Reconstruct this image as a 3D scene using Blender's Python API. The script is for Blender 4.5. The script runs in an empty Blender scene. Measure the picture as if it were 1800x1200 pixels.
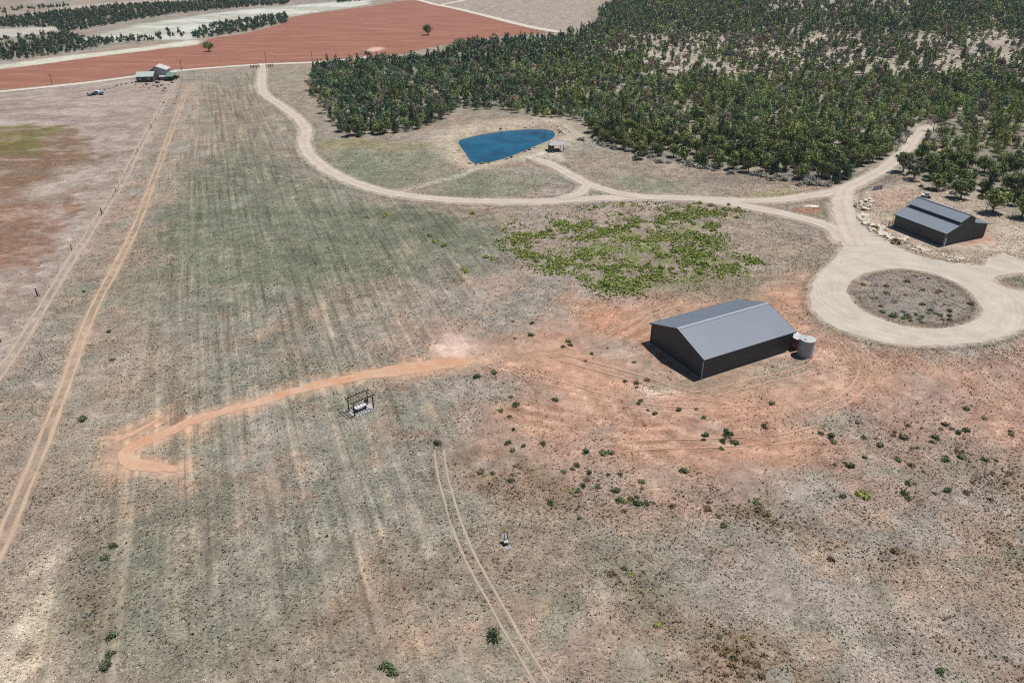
import bpy, bmesh, math, random
import numpy as np

rng = np.random.default_rng(7)
random.seed(7)
scn = bpy.context.scene
COL = scn.collection
R = math.radians

# ------------------------------------------------------------------ camera
CAMH, F, PITCH = 62.0, 1290.0, R(29.5)      # height (m), focal length in photo pixels, downward pitch
CP, SP = math.cos(PITCH), math.sin(PITCH)
cam = bpy.data.cameras.new('camera'); camo = bpy.data.objects.new('camera', cam); COL.objects.link(camo)
camo.location = (0, 0, CAMH); camo.rotation_euler = (R(90) - PITCH, 0, 0)
cam.sensor_width = 36; cam.lens = 36 * F / 1800; cam.clip_start = .5; cam.clip_end = 12000
scn.camera = camo

def W(px, py, z=0.0):
    """photo pixel -> point on the ground plane (x, y)"""
    u = (px - 900) / F; v = (py - 600) / F
    t = (z - CAMH) / (-SP - v * CP)
    return np.array([u * t, (CP - v * SP) * t])
def WP(pts, z=0.0): return np.array([W(a, b, z) for a, b in pts])
def PX(x, y, z=0.0):
    d = y * CP - (z - CAMH) * SP; v = -(y * SP + (z - CAMH) * CP)
    return 900 + F * x / d, 600 + F * v / d

# ------------------------------------------------------------------ noise
def _hash(ix, iy, s):
    n = (ix.astype(np.int64) * 374761393 + iy.astype(np.int64) * 668265263 + s * 1274126177) & 0x7fffffff
    n = ((n ^ (n >> 13)) * 1274126177) & 0x7fffffff
    n = ((n ^ (n >> 16)) * 668265263) & 0x7fffffff
    return ((n ^ (n >> 15)) & 0xffff) / 65535.0
def vnoise(x, y, s=0):
    ix = np.floor(x); iy = np.floor(y); fx = x - ix; fy = y - iy
    fx = fx * fx * (3 - 2 * fx); fy = fy * fy * (3 - 2 * fy)
    a = _hash(ix, iy, s); b = _hash(ix + 1, iy, s); c = _hash(ix, iy + 1, s); d = _hash(ix + 1, iy + 1, s)
    return a + (b - a) * fx + (c - a) * fy + (a - b - c + d) * fx * fy
def fbm(x, y, scale, oct=4, s=0):
    x = np.asarray(x, float) / scale; y = np.asarray(y, float) / scale
    t = 0; a = 1.0; tot = 0
    for k in range(oct):
        t = t + a * vnoise(x, y, s + k * 17); tot += a; a *= .5
        x, y = x * 1.93 + y * .55 + 13.7, y * 1.93 - x * .55 + 7.1
    return t / tot
def sst(e0, e1, x):
    t = np.clip((x - e0) / (e1 - e0), 0, 1); return t * t * (3 - 2 * t)

def seg_dist(x, y, pts, closed=False):
    d = np.full(x.shape, 1e9); n = len(pts)
    for i in range(n if closed else n - 1):
        a = pts[i]; b = pts[(i + 1) % n]; e = b - a; L = max(e @ e, 1e-9)
        t = np.clip(((x - a[0]) * e[0] + (y - a[1]) * e[1]) / L, 0, 1)
        d = np.minimum(d, (x - a[0] - t * e[0]) ** 2 + (y - a[1] - t * e[1]) ** 2)
    return np.sqrt(d)
def inside(x, y, pts):
    r = np.zeros(x.shape, bool); n = len(pts)
    for i in range(n):
        a = pts[i]; b = pts[(i + 1) % n]
        if a[1] == b[1]: continue
        c = ((a[1] > y) != (b[1] > y)) & (x < (b[0] - a[0]) * (y - a[1]) / (b[1] - a[1]) + a[0])
        r ^= c
    return r
def sdf(x, y, pts):
    """signed distance, negative inside; only worked out near the outline"""
    out = np.full(x.shape, 1e3); lo = pts.min(0) - 60; hi = pts.max(0) + 60
    m = (x > lo[0]) & (x < hi[0]) & (y > lo[1]) & (y < hi[1])
    d = seg_dist(x[m], y[m], pts, True); d[inside(x[m], y[m], pts)] *= -1
    out[m] = d; return out
def line_d(x, y, pts, reach=40):
    out = np.full(x.shape, 1e3); lo = pts.min(0) - reach; hi = pts.max(0) + reach
    m = (x > lo[0]) & (x < hi[0]) & (y > lo[1]) & (y < hi[1])
    out[m] = seg_dist(x[m], y[m], pts); return out
def spline(pts, step=1.5, closed=False):
    P = np.asarray(pts, float); n = len(P); out = []
    for i in range(n if closed else n - 1):
        if closed: p0, p1, p2, p3 = P[i - 1], P[i], P[(i + 1) % n], P[(i + 2) % n]
        else: p0, p1, p2, p3 = P[max(i - 1, 0)], P[i], P[i + 1], P[min(i + 2, n - 1)]
        k = max(2, int(np.linalg.norm(p2 - p1) / step))
        for j in range(k):
            t = j / k
            out.append(.5 * (2 * p1 + (p2 - p0) * t + (2 * p0 - 5 * p1 + 4 * p2 - p3) * t * t + (3 * p1 - p0 - 3 * p2 + p3) * t ** 3))
    if not closed: out.append(P[-1])
    return np.array(out)

# ------------------------------------------------------------------ colours and materials
LIT = .83
def lin(c):
    c = np.asarray(c, float) / 255.0
    return np.where(c <= .04045, c / 12.92, ((c + .055) / 1.055) ** 2.4)
def alb(c): return lin(c) * LIT
MATS = {}
def nodes(m):
    m.use_nodes = True; nt = m.node_tree; nt.nodes.clear()
    o = nt.nodes.new('ShaderNodeOutputMaterial'); b = nt.nodes.new('ShaderNodeBsdfPrincipled')
    nt.links.new(b.outputs[0], o.inputs[0]); return nt, b
def N(nt, t, **kw):
    n = nt.nodes.new(t)
    for k, v in kw.items(): setattr(n, k, v)
    return n
def noise_node(nt, co, scale, detail=3, rough=.6):
    n = N(nt, 'ShaderNodeTexNoise'); n.inputs['Scale'].default_value = scale
    n.inputs['Detail'].default_value = detail; n.inputs['Roughness'].default_value = rough
    nt.links.new(co, n.inputs['Vector']); return n.outputs['Fac']
def ramp(nt, fac, stops):
    r = N(nt, 'ShaderNodeValToRGB'); el = r.color_ramp.elements
    while len(el) < len(stops): el.new(.5)
    for e, (p, c) in zip(el, stops): e.position = p; e.color = (*c, 1) if len(c) == 3 else c
    nt.links.new(fac, r.inputs[0]); return r.outputs[0]
def grey(v): return (v, v, v)
def mix(nt, a, b, f, mode='MIX'):
    m = N(nt, 'ShaderNodeMix', data_type='RGBA', blend_type=mode)
    for s, v in ((6, a), (7, b), (0, f)):
        if hasattr(v, 'links'): nt.links.new(v, m.inputs[s])
        elif isinstance(v, (int, float)): m.inputs[s].default_value = v
        else: m.inputs[s].default_value = (*v, 1)
    return m.outputs[2]
def mat(name, rgb, rough=.7, metal=0.0, var=.18, scale=1.2, spec=.3, bump=0.0, bscale=8):
    """plain surface with weathering noise"""
    if name in MATS: return MATS[name]
    m = bpy.data.materials.new(name); nt, b = nodes(m); c = np.array(rgb, float)
    tc = N(nt, 'ShaderNodeTexCoord').outputs['Object']
    f = noise_node(nt, tc, scale, 5, .65)
    col = ramp(nt, f, [(.3, c * (1 - var)), (.7, np.minimum(c * (1 + var), 1))])
    nt.links.new(col, b.inputs['Base Color'])
    b.inputs['Roughness'].default_value = rough; b.inputs['Metallic'].default_value = metal
    b.inputs['Specular IOR Level'].default_value = spec
    if bump:
        bp = N(nt, 'ShaderNodeBump'); bp.inputs['Strength'].default_value = bump; bp.inputs['Distance'].default_value = .1
        nt.links.new(noise_node(nt, tc, bscale, 4), bp.inputs['Height']); nt.links.new(bp.outputs[0], b.inputs['Normal'])
    MATS[name] = m; return m

# ------------------------------------------------------------------ object helpers
def tag(o, label=None, cat=None, group=None, kind=None):
    if label: o['label'] = label
    if cat: o['category'] = cat
    if group: o['group'] = group
    if kind: o['kind'] = kind
    return o
def empty(name, loc, rz=0.0):
    o = bpy.data.objects.new(name, None); COL.objects.link(o); o.location = loc; o.rotation_euler = (0, 0, rz)
    o.empty_display_size = .5; return o
def link(name, me, parent=None):
    o = bpy.data.objects.new(name, me); COL.objects.link(o)
    if parent: o.parent = parent
    return o
def np_mesh(name, V, FQ=None, FT=None, col=None, attrs=None, mats=()):
    """mesh straight from arrays; col = per-vertex linear rgb"""
    V = np.asarray(V, np.float32); me = bpy.data.meshes.new(name)
    me.vertices.add(len(V)); me.vertices.foreach_set('co', V.ravel())
    loops = []; starts = []; n = 0
    if FQ is not None and len(FQ):
        FQ = np.asarray(FQ, np.int32); loops.append(FQ.ravel()); starts.append(np.arange(len(FQ)) * 4 + n); n += FQ.size
    if FT is not None and len(FT):
        FT = np.asarray(FT, np.int32); loops.append(FT.ravel()); starts.append(np.arange(len(FT)) * 3 + n); n += FT.size
    loops = np.concatenate(loops).astype(np.int32); starts = np.concatenate(starts).astype(np.int32)
    me.loops.add(len(loops)); me.loops.foreach_set('vertex_index', loops)
    me.polygons.add(len(starts)); me.polygons.foreach_set('loop_start', starts)
    me.update(calc_edges=True)
    if col is not None:
        a = me.color_attributes.new('col', 'FLOAT_COLOR', 'POINT')
        a.data.foreach_set('color', np.concatenate([col, np.ones((len(V), 1))], 1).astype(np.float32).ravel())
    for k, v in (attrs or {}).items():
        a = me.attributes.new(k, 'FLOAT', 'POINT'); a.data.foreach_set('value', np.asarray(v, np.float32))
    for m in mats: me.materials.append(m)
    me.validate(); return me

class MB:
    """collects simple solids, builds ONE mesh"""
    def __init__(s): s.v = []; s.f = []
    def add(s, v, f):
        n = len(s.v); s.v += [tuple(map(float, p)) for p in v]; s.f += [tuple(i + n for i in q) for q in f]; return s
    def box(s, a, b):
        (x0, y0, z0), (x1, y1, z1) = a, b
        return s.add([(x0,y0,z0),(x1,y0,z0),(x1,y1,z0),(x0,y1,z0),(x0,y0,z1),(x1,y0,z1),(x1,y1,z1),(x0,y1,z1)],
                     [(0,3,2,1),(4,5,6,7),(0,1,5,4),(1,2,6,5),(2,3,7,6),(3,0,4,7)])
    def hexa(s, low, up):
        """four lower points and four upper points, same winding"""
        return s.add(list(low) + list(up), [(0,3,2,1),(4,5,6,7),(0,1,5,4),(1,2,6,5),(2,3,7,6),(3,0,4,7)])
    def bar(s, p, q, r, r2=None, n=6):
        p = np.array(p, float); q = np.array(q, float); d = q - p; d /= max(np.linalg.norm(d), 1e-9)
        a = np.cross(d, (0, 0, 1.0) if abs(d[2]) < .9 else (1.0, 0, 0)); a /= np.linalg.norm(a); b = np.cross(d, a)
        r2 = r if r2 is None else r2; v = []
        for c, rr in ((p, r), (q, r2)):
            for k in range(n):
                t = 2 * math.pi * (k + .5) / n; v.append(c + rr * (a * math.cos(t) + b * math.sin(t)))
        f = [(k, (k + 1) % n, n + (k + 1) % n, n + k) for k in range(n)] + [tuple(range(n - 1, -1, -1)), tuple(range(n, 2 * n))]
        return s.add(v, f)
    def lathe(s, prof, n=24, c=(0, 0)):
        v = [(c[0] + r * math.cos(2 * math.pi * k / n), c[1] + r * math.sin(2 * math.pi * k / n), z) for r, z in prof for k in range(n)]
        f = [(i * n + k, i * n + (k + 1) % n, (i + 1) * n + (k + 1) % n, (i + 1) * n + k) for i in range(len(prof) - 1) for k in range(n)]
        f += [tuple(range(n - 1, -1, -1)), tuple(range((len(prof) - 1) * n, len(prof) * n))]
        return s.add(v, f)
    def build(s, name, m, parent=None, loc=None, smooth=False):
        me = bpy.data.meshes.new(name); me.from_pydata(s.v, [], s.f); me.materials.append(m)
        bm = bmesh.new(); bm.from_mesh(me); bmesh.ops.recalc_face_normals(bm, faces=bm.faces); bm.to_mesh(me); bm.free()
        if smooth: me.polygons.foreach_set('use_smooth', [True] * len(me.polygons))
        o = link(name, me, parent)
        if loc is not None: o.location = loc
        return o

# ------------------------------------------------------------------ layout read off the photograph (ground points)
POND_Z = -.55
POND = spline(WP([(802,249),(818,242),(850,235),(890,229),(930,226.5),(956,226.5),(973,229),(979,236),(973,245),(950,255),(922,267),(890,279),(860,286.5),(838,289),(824,284),(814,269)], POND_Z), 2.0, True)
MAIN = spline(WP([(463,112),(461,124),(460,138),(460,152),(468,168),(492,184),(515,201),(531,217),(538,232),(535,248),(540,266),(556,284),(580,301),(615,318),(660,333),(710,343),(770,350),(850,354),(950,354),(1050,349),(1150,347),(1240,350),(1310,353),(1370,351),(1425,344),(1475,335),(1515,318),(1552,298),(1580,276),(1598,258),(1608,242),(1620,229),(1645,221)]), 1.2)
LOWER = spline(WP([(1225,350),(1290,359),(1350,370),(1400,381),(1440,392),(1468,405),(1482,425)]), 1.2)
CROSS = spline(WP([(1484,332),(1482,350),(1482,368),(1486,388),(1494,410),(1505,432)]), 1.2)
POND_LANE = spline(WP([(950,282),(972,291),(1000,306),(1030,322),(1065,334),(1105,343),(1150,348)]), 1.2)
SPUR = spline(WP([(1033,324),(1027,333),(1014,342),(985,350)]), 1.2)
FIELD_ROAD = spline(WP([(-80,171),(0,161.5),(150,146),(300,126.5),(380,119),(463,113.5),(550,110),(600,106),(650,100)]), 6)
FAR_ROAD = spline(WP([(735,0),(765,8),(800,15),(850,27),(900,40),(940,49),(985,57)]), 8)
FAR_SPUR = spline(WP([(772,9.5),(800,4),(825,-1)]), 8)
TRACK = spline(WP([(-60,1075),(-20,1000),(15,925),(50,842),(90,742),(122,655),(150,578),(176,520),(206,465),(230,418),(248,376),(264,332),(281,285),(300,232),(317,187),(331,152)]), 1.0)
FAINT = spline(WP([(-60,740),(0,655),(32,610),(70,548),(110,482),(150,420),(185,365),(215,320),(240,268),(265,224),(288,180),(306,150)]), 1.2)
THIN = spline(WP([(772,790),(777,830),(790,880),(806,930),(832,990),(868,1055),(905,1120),(950,1195),(985,1260)]), 1.0)
SOIL_PATH = spline(WP([(312,826),(270,822),(232,812),(222,797),(240,782),(290,762),(340,740),(400,722),(460,705),(520,687),(600,668),(690,652),(770,641),(840,634)]), .5)
STUB = spline(WP([(205,775),(232,762),(262,746),(292,728)]), 1.0)
ISLAND = spline(WP([(1488,512),(1496,495),(1520,481),(1560,473),(1605,474),(1650,484),(1690,502),(1715,523),(1726,545),(1715,562),(1685,573),(1640,578),(1590,573),(1545,559),(1510,540)]), 1.0, True)
ISL_C = ISLAND.mean(0)
PLAZA = WP([(1470,408),(1480,428),(1476,446),(1452,470),(1432,493),(1425,518),(1430,544),(1452,566),(1500,587),(1552,600),(1612,607),(1682,606),(1742,597),(1792,581),(1850,552),(1905,520),(1860,497),(1800,512),(1762,503),(1745,494),(1757,485),(1800,479),(1860,474),(1860,452),(1800,459),(1765,446),(1738,456),(1727,466),(1690,464),(1640,456),(1592,441),(1545,417),(1515,398),(1500,380)])

# ------------------------------------------------------------------ terrain height
def height(x, y):
    x = np.asarray(x, float); y = np.asarray(y, float)
    d = sdf(x, y, POND)
    near = d < 50
    h = np.zeros(x.shape)
    h = h + 14 * sst(330, 620, y) * sst(60, 260, x) + 10 * sst(420, 900, y) * sst(150, 420, x) * (.4 + fbm(x, y, 160, 2, 3))
    h = h + 20 * sst(900, 2200, y) * fbm(x, y, 500, 3, 5)
    far_side = sst(215, 262, y)
    bank = -.5 - .9 * sst(0, -5, d) + (.55 + .9 * far_side) * sst(-.3, 4, d)
    bank = bank * sst(22, 6, d)
    return np.where(near, h + bank, h)

def ground_z(x, y): return float(height(np.array([x]), np.array([y]))[0])

# ------------------------------------------------------------------ woodland density (authoring map, in world points)
EDGE_LOW = np.array([(540,160),(560,185),(582,215),(606,241),(645,243),(690,236),(740,228),(780,212),(810,198),(860,192),(905,197),(935,208),(975,212),(1005,226),(1035,245),(1085,258),(1105,272),(1180,283),(1240,296),(1330,305),(1400,318),(1470,322),(1520,305),(1552,284),(1573,268),(1600,305),(1640,330),(1700,345),(1760,372),(1830,395),(2300,470)], float)
EDGE_UP = np.array([(540,122),(600,114),(690,106),(700,109),(745,107),(770,97),(800,88),(805,76),(850,78),(880,70),(960,72),(1000,65),(1030,58),(1050,50),(1052,40),(1026,33),(1035,25),(1062,16),(1100,0),(1140,-40),(2300,-90)], float)
def wood_density(px, py):
    lo = np.interp(px, EDGE_LOW[:, 0], EDGE_LOW[:, 1]); up = np.interp(px, EDGE_UP[:, 0], EDGE_UP[:, 1])
    ok = (px > 546) & (py < lo) & (py > up) & (py > -75)
    wob = fbm(px * 1.0, py * 2.5, 60, 3, 11)
    open_ = sst(1010, 1160, px) * sst(52, 70, py + (wob - .5) * 40) * sst(152, 134, py + (wob - .5) * 16)      # thin slope behind the front belt
    open_ = np.maximum(open_, sst(1300, 1340, px) * sst(1640, 1590, px) * sst(28, 20, py) * .9)
    dens = 1.0 - .66 * open_ * sst(.42, .60, wob)
    right = sst(1560, 1640, px) * sst(205, 250, py)
    dens = dens * (1 - .52 * right)
    return np.where(ok, dens, 0.0), open_
FAR_WOODS = [([(-60,112),(-60,72),(60,64),(110,60),(160,70),(250,66),(330,52),(336,62),(250,76),(120,93),(40,104)], .85),
             ([(338,58),(372,44),(440,34),(503,25),(507,40),(440,55),(362,67),(340,68)], 2.2),
             ([(-60,60),(-60,40),(60,28),(110,20),(232,9),(330,5),(420,-4),(520,-6),(505,8),(420,14),(300,26),(215,40),(150,52),(110,58),(95,48),(0,50)], 2.0),
             ([(-60,22),(60,14),(120,9),(120,12),(60,18),(-60,30)], .9),
             ([(700,-6),(640,2),(590,6),(590,3),(640,-6)], .8)]

# ------------------------------------------------------------------ ground sheet
def axis(*segs):
    """(start, end, first step, last step) pieces joined to one axis"""
    out = [segs[0][0]]
    for a, b, s0, s1 in segs:
        p = a
        while p < b:
            t = (p - a) / (b - a); p += s0 + (s1 - s0) * t; out.append(min(p, b))
    return np.unique(np.array(out))
gx = axis((-5000, -450, 400, 9), (-450, -130, 9, .8), (-130, 130, .6, .6), (130, 450, .8, 8), (450, 5000, 9, 400))
gy = axis((-1200, 30, 90, 2), (30, 170, .55, .55), (170, 330, .6, 1.3), (330, 800, 1.4, 6), (800, 7000, 8, 400))
GX, GY = np.meshgrid(gx, gy); X = GX.ravel(); Y = GY.ravel(); nX, nY = len(gx), len(gy)
Z = height(X, Y)
PXX, PYY = PX(X, np.maximum(Y, 20), Z)

C = np.zeros((len(X), 3))
def layer(m, rgb):
    m = np.clip(m, 0, 1)[:, None]; C[:] = C * (1 - m) + np.array(rgb, float) * m
n60 = fbm(X, Y, 60, 4, 1); n25 = fbm(X, Y, 26, 4, 2); n9 = fbm(X, Y, 9, 4, 3); n3 = fbm(X, Y, 3.2, 3, 4); n12 = fbm(X, Y, 12, 4, 9)
def region(pts, soft=4.0, warp=8.0, z=0.0):
    d = sdf(X, Y, WP(pts, z)); m = d < 900
    d = d + np.where(m, (n12 - .5) * 2 * warp + (n3 - .5) * warp * .6, 0)
    return sst(soft, -soft, d)
# base: dry grass over grey, brown and reddish soils
layer(np.ones(len(X)), (154,142,131))
layer(sst(.42, .62, n25) * .75, (164,140,121))
layer(sst(.52, .64, n9) * .6, (168,142,124))
layer(sst(.47, .58, fbm(X, Y, 17, 4, 21)) * .62, (157,149,141))
layer(sst(.55, .7, n60) * .5, (134,136,120))
layer(sst(.58, .7, fbm(X, Y, 5, 4, 31)) * .55, (133,133,116))
layer(sst(.6, .7, fbm(X, Y, 6, 4, 33)) * .5, (168,138,116))
# mower / drill lines of the old field
SD = W(288, 867) - W(278, 1067); SD /= np.linalg.norm(SD); SN = np.array([SD[1], -SD[0]])
acr = X * SN[0] + Y * SN[1]; alo = X * SD[0] + Y * SD[1]
st = fbm(acr, alo * .03, 1.2, 3, 41); st2 = fbm(acr, alo * .02, 4.5, 2, 43)
fieldmask = region([(60,1250),(150,900),(260,560),(300,300),(350,130),(450,125),(520,240),(620,340),(900,380),(860,480),(780,620),(820,900),(820,1250)], 10, 4)
layer(fieldmask * sst(.5, .66, st) * .25, (176,156,138))
layer(fieldmask * sst(.42, .34, st) * .18, (126,120,108))
rut = np.zeros(len(X))
for k, (a, b) in enumerate([((288,867),(277,1067)),((309,880),(300,1030)),((365,860),(362,1083)),((391,830),(372,1000)),((431,800),(431,1060)),((453,443),(466,533)),((567,578),(576,640)),((520,470),(536,560)),((246,905),(225,1060)),((580,860),(588,990)),((510,560),(517,620)),((397,590),(380,700)),((310,620),(300,700))]):
    p = WP([a, b]); v = p[1] - p[0]; L = np.linalg.norm(v); v /= L; n = np.array([v[1], -v[0]])
    t = (X - p[0][0]) * v[0] + (Y - p[0][1]) * v[1]; q = np.abs((X - p[0][0]) * n[0] + (Y - p[0][1]) * n[1] + (n9 - .5) * .5)
    w = sst(.55, .1, q) * sst(-8, 4, t) * sst(L + 8, L - 4, t) * (.25 + .75 * sst(.3, .5, n3))
    if k in (6, 4): layer(w * sst(.5, .62, n9) * .7, (190,146,122))
    else: rut = np.maximum(rut, w)
layer(rut * .75, (108,103,92))
# greener middle of the field
layer(region([(235,430),(300,352),(480,330),(700,362),(880,372),(900,420),(850,480),(700,505),(560,525),(420,535),(300,510)], 9, 14) * (.4 + .45 * sst(.36, .6, n12)), (118,122,102))
layer(region([(280,372),(420,362),(620,368),(840,365),(850,375),(620,382),(420,380),(285,385)], 3, 4) * .45, (104,108,88))
layer(region([(430,380),(640,370),(850,385),(820,440),(700,470),(560,470),(450,450)], 8, 10) * (.2 + .6 * sst(.4, .6, n9)), (108,113,92))
layer(region([(350,138),(450,128),(500,200),(535,262),(600,325),(480,345),(300,352),(322,250)], 8, 10) * (.5 + .7 * (n9 - .3)), (136,130,112))
layer(region([(330,300),(430,260),(530,300),(560,330),(420,350),(320,345)], 8, 10) * .45, (116,119,100))
layer(region([(470,112),(548,112),(560,190),(606,245),(545,240),(520,200),(470,150)], 4, 5) * .6, (150,139,120))
layer(region([(548,248),(700,245),(800,262),(815,300),(900,300),(1010,335),(800,348),(690,338),(590,300)], 5, 8) * .8, (139,136,116))
layer(region([(560,268),(640,262),(720,300),(700,330),(640,320)], 6, 8) * .6, (122,126,106))
layer(region([(552,250),(640,243),(790,252),(792,266),(660,266),(560,264)], 3, 5) * .5, (148,136,95))
layer(region([(800,300),(825,295),(850,320),(830,345),(800,346)], 4, 5) * .5, (112,118,92))
layer(sst(2.2, .8, line_d(X, Y, spline(WP([(672,338),(705,335),(745,325),(790,314),(822,303),(835,296)]), 2)) + (n3 - .5) * 1.5) * .75, (188,175,158))
layer(region([(1000,262),(1110,270),(1250,300),(1480,325),(1430,343),(1230,346),(1130,342),(1040,318),(995,292)], 4, 6) * .8, (160,145,126))
layer(region([(1050,305),(1150,310),(1250,330),(1160,340),(1090,332)], 4, 6) * .7, (135,136,115))
layer(region([(1250,298),(1400,318),(1480,322),(1440,335),(1370,325),(1240,312)], 2, 3) * .6, (176,140,115))
layer(region([(1320,338),(1390,334),(1400,343),(1320,346)], 2, 2) * .6, (150,148,92))
layer(region([(1340,350),(1440,345),(1478,340),(1480,385),(1420,380),(1350,366)], 2, 3) * .6, (152,138,118))
layer(region([(1395,368),(1440,366),(1435,375),(1400,374)], 1, 1) * .8, (178,120,98))
# west field beyond the fence
layer(region([(-250,185),(0,166),(320,130),(312,160),(200,370),(100,520),(-20,680),(-300,900)], 3, 4) * .9, (167,149,139))
wf = region([(-250,185),(0,166),(320,130),(312,160),(200,370),(100,520),(-20,680),(-300,900)], 3, 2)
layer(wf * sst(.5, .62, fbm(X, Y * 2.2, 22, 4, 51)) * .55, (148,128,114))
layer(wf * sst(.56, .66, fbm(X, Y * 2.2, 16, 4, 53)) * .5, (182,167,157))
layer(region([(-250,235),(20,228),(110,232),(150,250),(150,285),(130,330),(110,348),(-250,350)], 3, 14) * (.78 + .22 * sst(.3, .55, n3)), (130,102,80))
layer(region([(-250,345),(110,345),(125,400),(90,450),(66,530),(-250,570)], 3, 15) * (.75 + .25 * sst(.3, .55, n3)), (142,106,85))
layer(region([(-250,228),(60,220),(95,222),(88,240),(62,256),(50,272),(-250,276)], 2.5, 9) * (.7 + .3 * sst(.3, .5, n3)), (116,108,58))
layer(region([(40,330),(80,318),(118,300),(160,292),(150,318),(110,338),(70,352)], 6, 8) * .8, (186,173,164))
layer(region([(-40,488),(40,470),(60,478),(20,520),(-60,540)], 5, 6) * .7, (178,168,160))
layer(region([(-200,215),(30,213),(30,222),(-200,226)], 3, 3) * .6, (192,180,170))
layer(wf * sst(.52, .64, fbm(X, Y * 1.8, 4, 3, 57)) * .4, (142,126,113)); layer(wf * sst(.56, .68, fbm(X, Y * 1.8, 7, 3, 58)) * .4, (186,170,158))
# pale strip right of the track and the verges of the track
layer(region([(336,150),(352,138),(346,190),(330,240),(312,300),(296,365),(286,372),(296,300),(318,230)], 3, 3) * .7, (177,160,140))
layer(region([(170,640),(220,560),(250,600),(300,640),(250,720),(170,760),(130,760)], 9, 8) * .55, (171,151,132))
layer(region([(20,1230),(8,1150),(45,1040),(90,960),(130,950),(85,1060),(62,1150),(50,1230)], 2.5, 5) * (.3 + .7 * sst(.35, .5, n3)), (202,184,162))
layer(region([(60,760),(200,740),(200,860),(120,960),(60,920)], 8, 8) * .4, (158,146,132))
d_soil = np.minimum(line_d(X, Y, SOIL_PATH) - 1.3, line_d(X, Y, STUB) - .6); d_track = line_d(X, Y, TRACK); d_faint = line_d(X, Y, FAINT)
layer(sst(2.0, .6, d_track + (n3 - .5) * 1.6) * (.35 + .5 * sst(.4, .6, n12)), (176,149,125))
layer(sst(2.6, .8, d_faint + (n3 - .5) * 1.6) * .4, (180,160,142))
# red soil round the shed
red = region([(700,640),(760,590),(900,600),(1000,505),(1080,510),(1150,520),(1330,520),(1420,470),(1440,560),(1500,595),(1700,622),(1900,590),(2050,720),(1860,810),(1650,770),(1540,720),(1380,735),(1500,785),(1380,830),(1180,890),(1020,860),(860,800),(840,715),(920,665),(760,655)], 7, 10)
layer(red * (.5 + .45 * sst(.36, .6, n12)), (185,144,121))
layer(red * sst(.5, .6, n9) * .45, (187,139,112))
layer(red * sst(.54, .64, fbm(X, Y, 7, 4, 61)) * .55, (168,147,132))
layer(region([(1000,512),(1090,538),(1140,575),(1140,600),(1060,590),(1010,560)], 3, 5) * .75, (189,137,107))
layer(region([(1130,520),(1300,500),(1420,470),(1430,560),(1400,575),(1390,560),(1330,528),(1150,545)], 4, 5) * .7, (187,141,114))
layer(region([(880,625),(1040,590),(1140,640),(1200,690),(1120,705),(980,690),(880,680)], 5, 7) * (.35 + .45 * sst(.4, .55, n9)), (196,150,123))
layer(region([(1040,780),(1180,775),(1380,770),(1520,790),(1400,815),(1240,815),(1080,822)], 3, 5) * .65, (193,143,115))
layer(region([(1180,700),(1500,690),(1560,720),(1400,745),(1230,735)], 4, 5) * .7, (192,146,121))
layer(region([(1430,580),(1510,600),(1530,640),(1520,690),(1420,690),(1440,640)], 4, 5) * .8, (198,156,130))
layer(region([(1500,650),(1580,640),(1570,690),(1545,700)], 2, 3) * .4, (196,140,104))
layer(region([(735,606),(790,582),(845,600),(852,640),(800,655),(750,640)], 2.5, 4) * .95, (214,184,165))
layer(region([(1480,650),(1830,600),(1900,760),(1820,900),(1560,880),(1420,780)], 9, 12) * .35, (170,141,125)); layer(region([(820,760),(1300,830),(1420,900),(1200,960),(900,920)], 9, 12) * .28, (168,140,124))
layer(region([(1118,684),(1170,678),(1190,692),(1140,699)], 1.5, 2) * .9, (220,190,168))
layer(region([(1100,600),(1140,620),(1190,665),(1140,660),(1090,640),(1040,600)], 4, 6) * .6, (164,147,132))
layer(region([(1150,680),(1230,672),(1400,622),(1440,640),(1260,690)], 2, 3) * .5, (150,140,118))
layer(region([(700,425),(735,412),(735,445),(712,450)], 2, 3) * .8, (185,160,138))
layer(sst(3.4, -1.0, d_soil + (n3 - .5) * 5 + (n9 - .5) * 4) * .9, (196,158,132))
# tyre marks curving round the shed
for k in range(10):
    c = W(1290 + 14 * k, 640 + 3 * k); r0 = 13 + 2.6 * k
    q = np.abs(np.hypot(X - c[0], (Y - c[1]) * 1.3) - r0 + (n25 - .5) * 5)
    layer(red * sst(.55, .1, q) * sst(.42, .55, n12) * .75, (210,174,150) if k % 2 else (160,116,94))
for k in range(7):
    p = spline(WP([(1560 - 20 * k, 620 + 12 * k), (1400 - 20 * k, 700 + 9 * k), (1150, 745 + 8 * k), (900, 700 + 9 * k)]), 3)
    layer(red * sst(.6, .12, line_d(X, Y, p) + (n3 - .5) * .4) * sst(.4, .55, n9) * .7, (206,167,143) if k % 2 else (163,118,96))
brown = np.zeros(len(X))
for pts in ([(1255,865),(1330,872),(1420,905),(1450,945),(1380,950),(1290,915)], [(1085,985),(1130,1000),(1200,1090),(1180,1125),(1120,1090)], [(1240,1105),(1330,1120),(1420,1200),(1400,1260),(1190,1260),(1230,1180)], [(1690,770),(1760,800),(1830,870),(1830,910),(1700,830)], [(1740,940),(1830,985),(1830,1035),(1760,1000)], [(780,790),(900,800),(1090,880),(1080,905),(900,870),(800,830)], [(690,790),(720,780),(790,860),(760,880)], [(120,930),(175,900),(215,960),(180,1100),(110,1110),(140,1020)], [(1560,960),(1640,975),(1660,1010),(1580,1000)]): brown = np.maximum(brown, region(pts, 3, 5))
layer(brown * sst(.4, .56, n3) * .7, (126,106,84))
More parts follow.
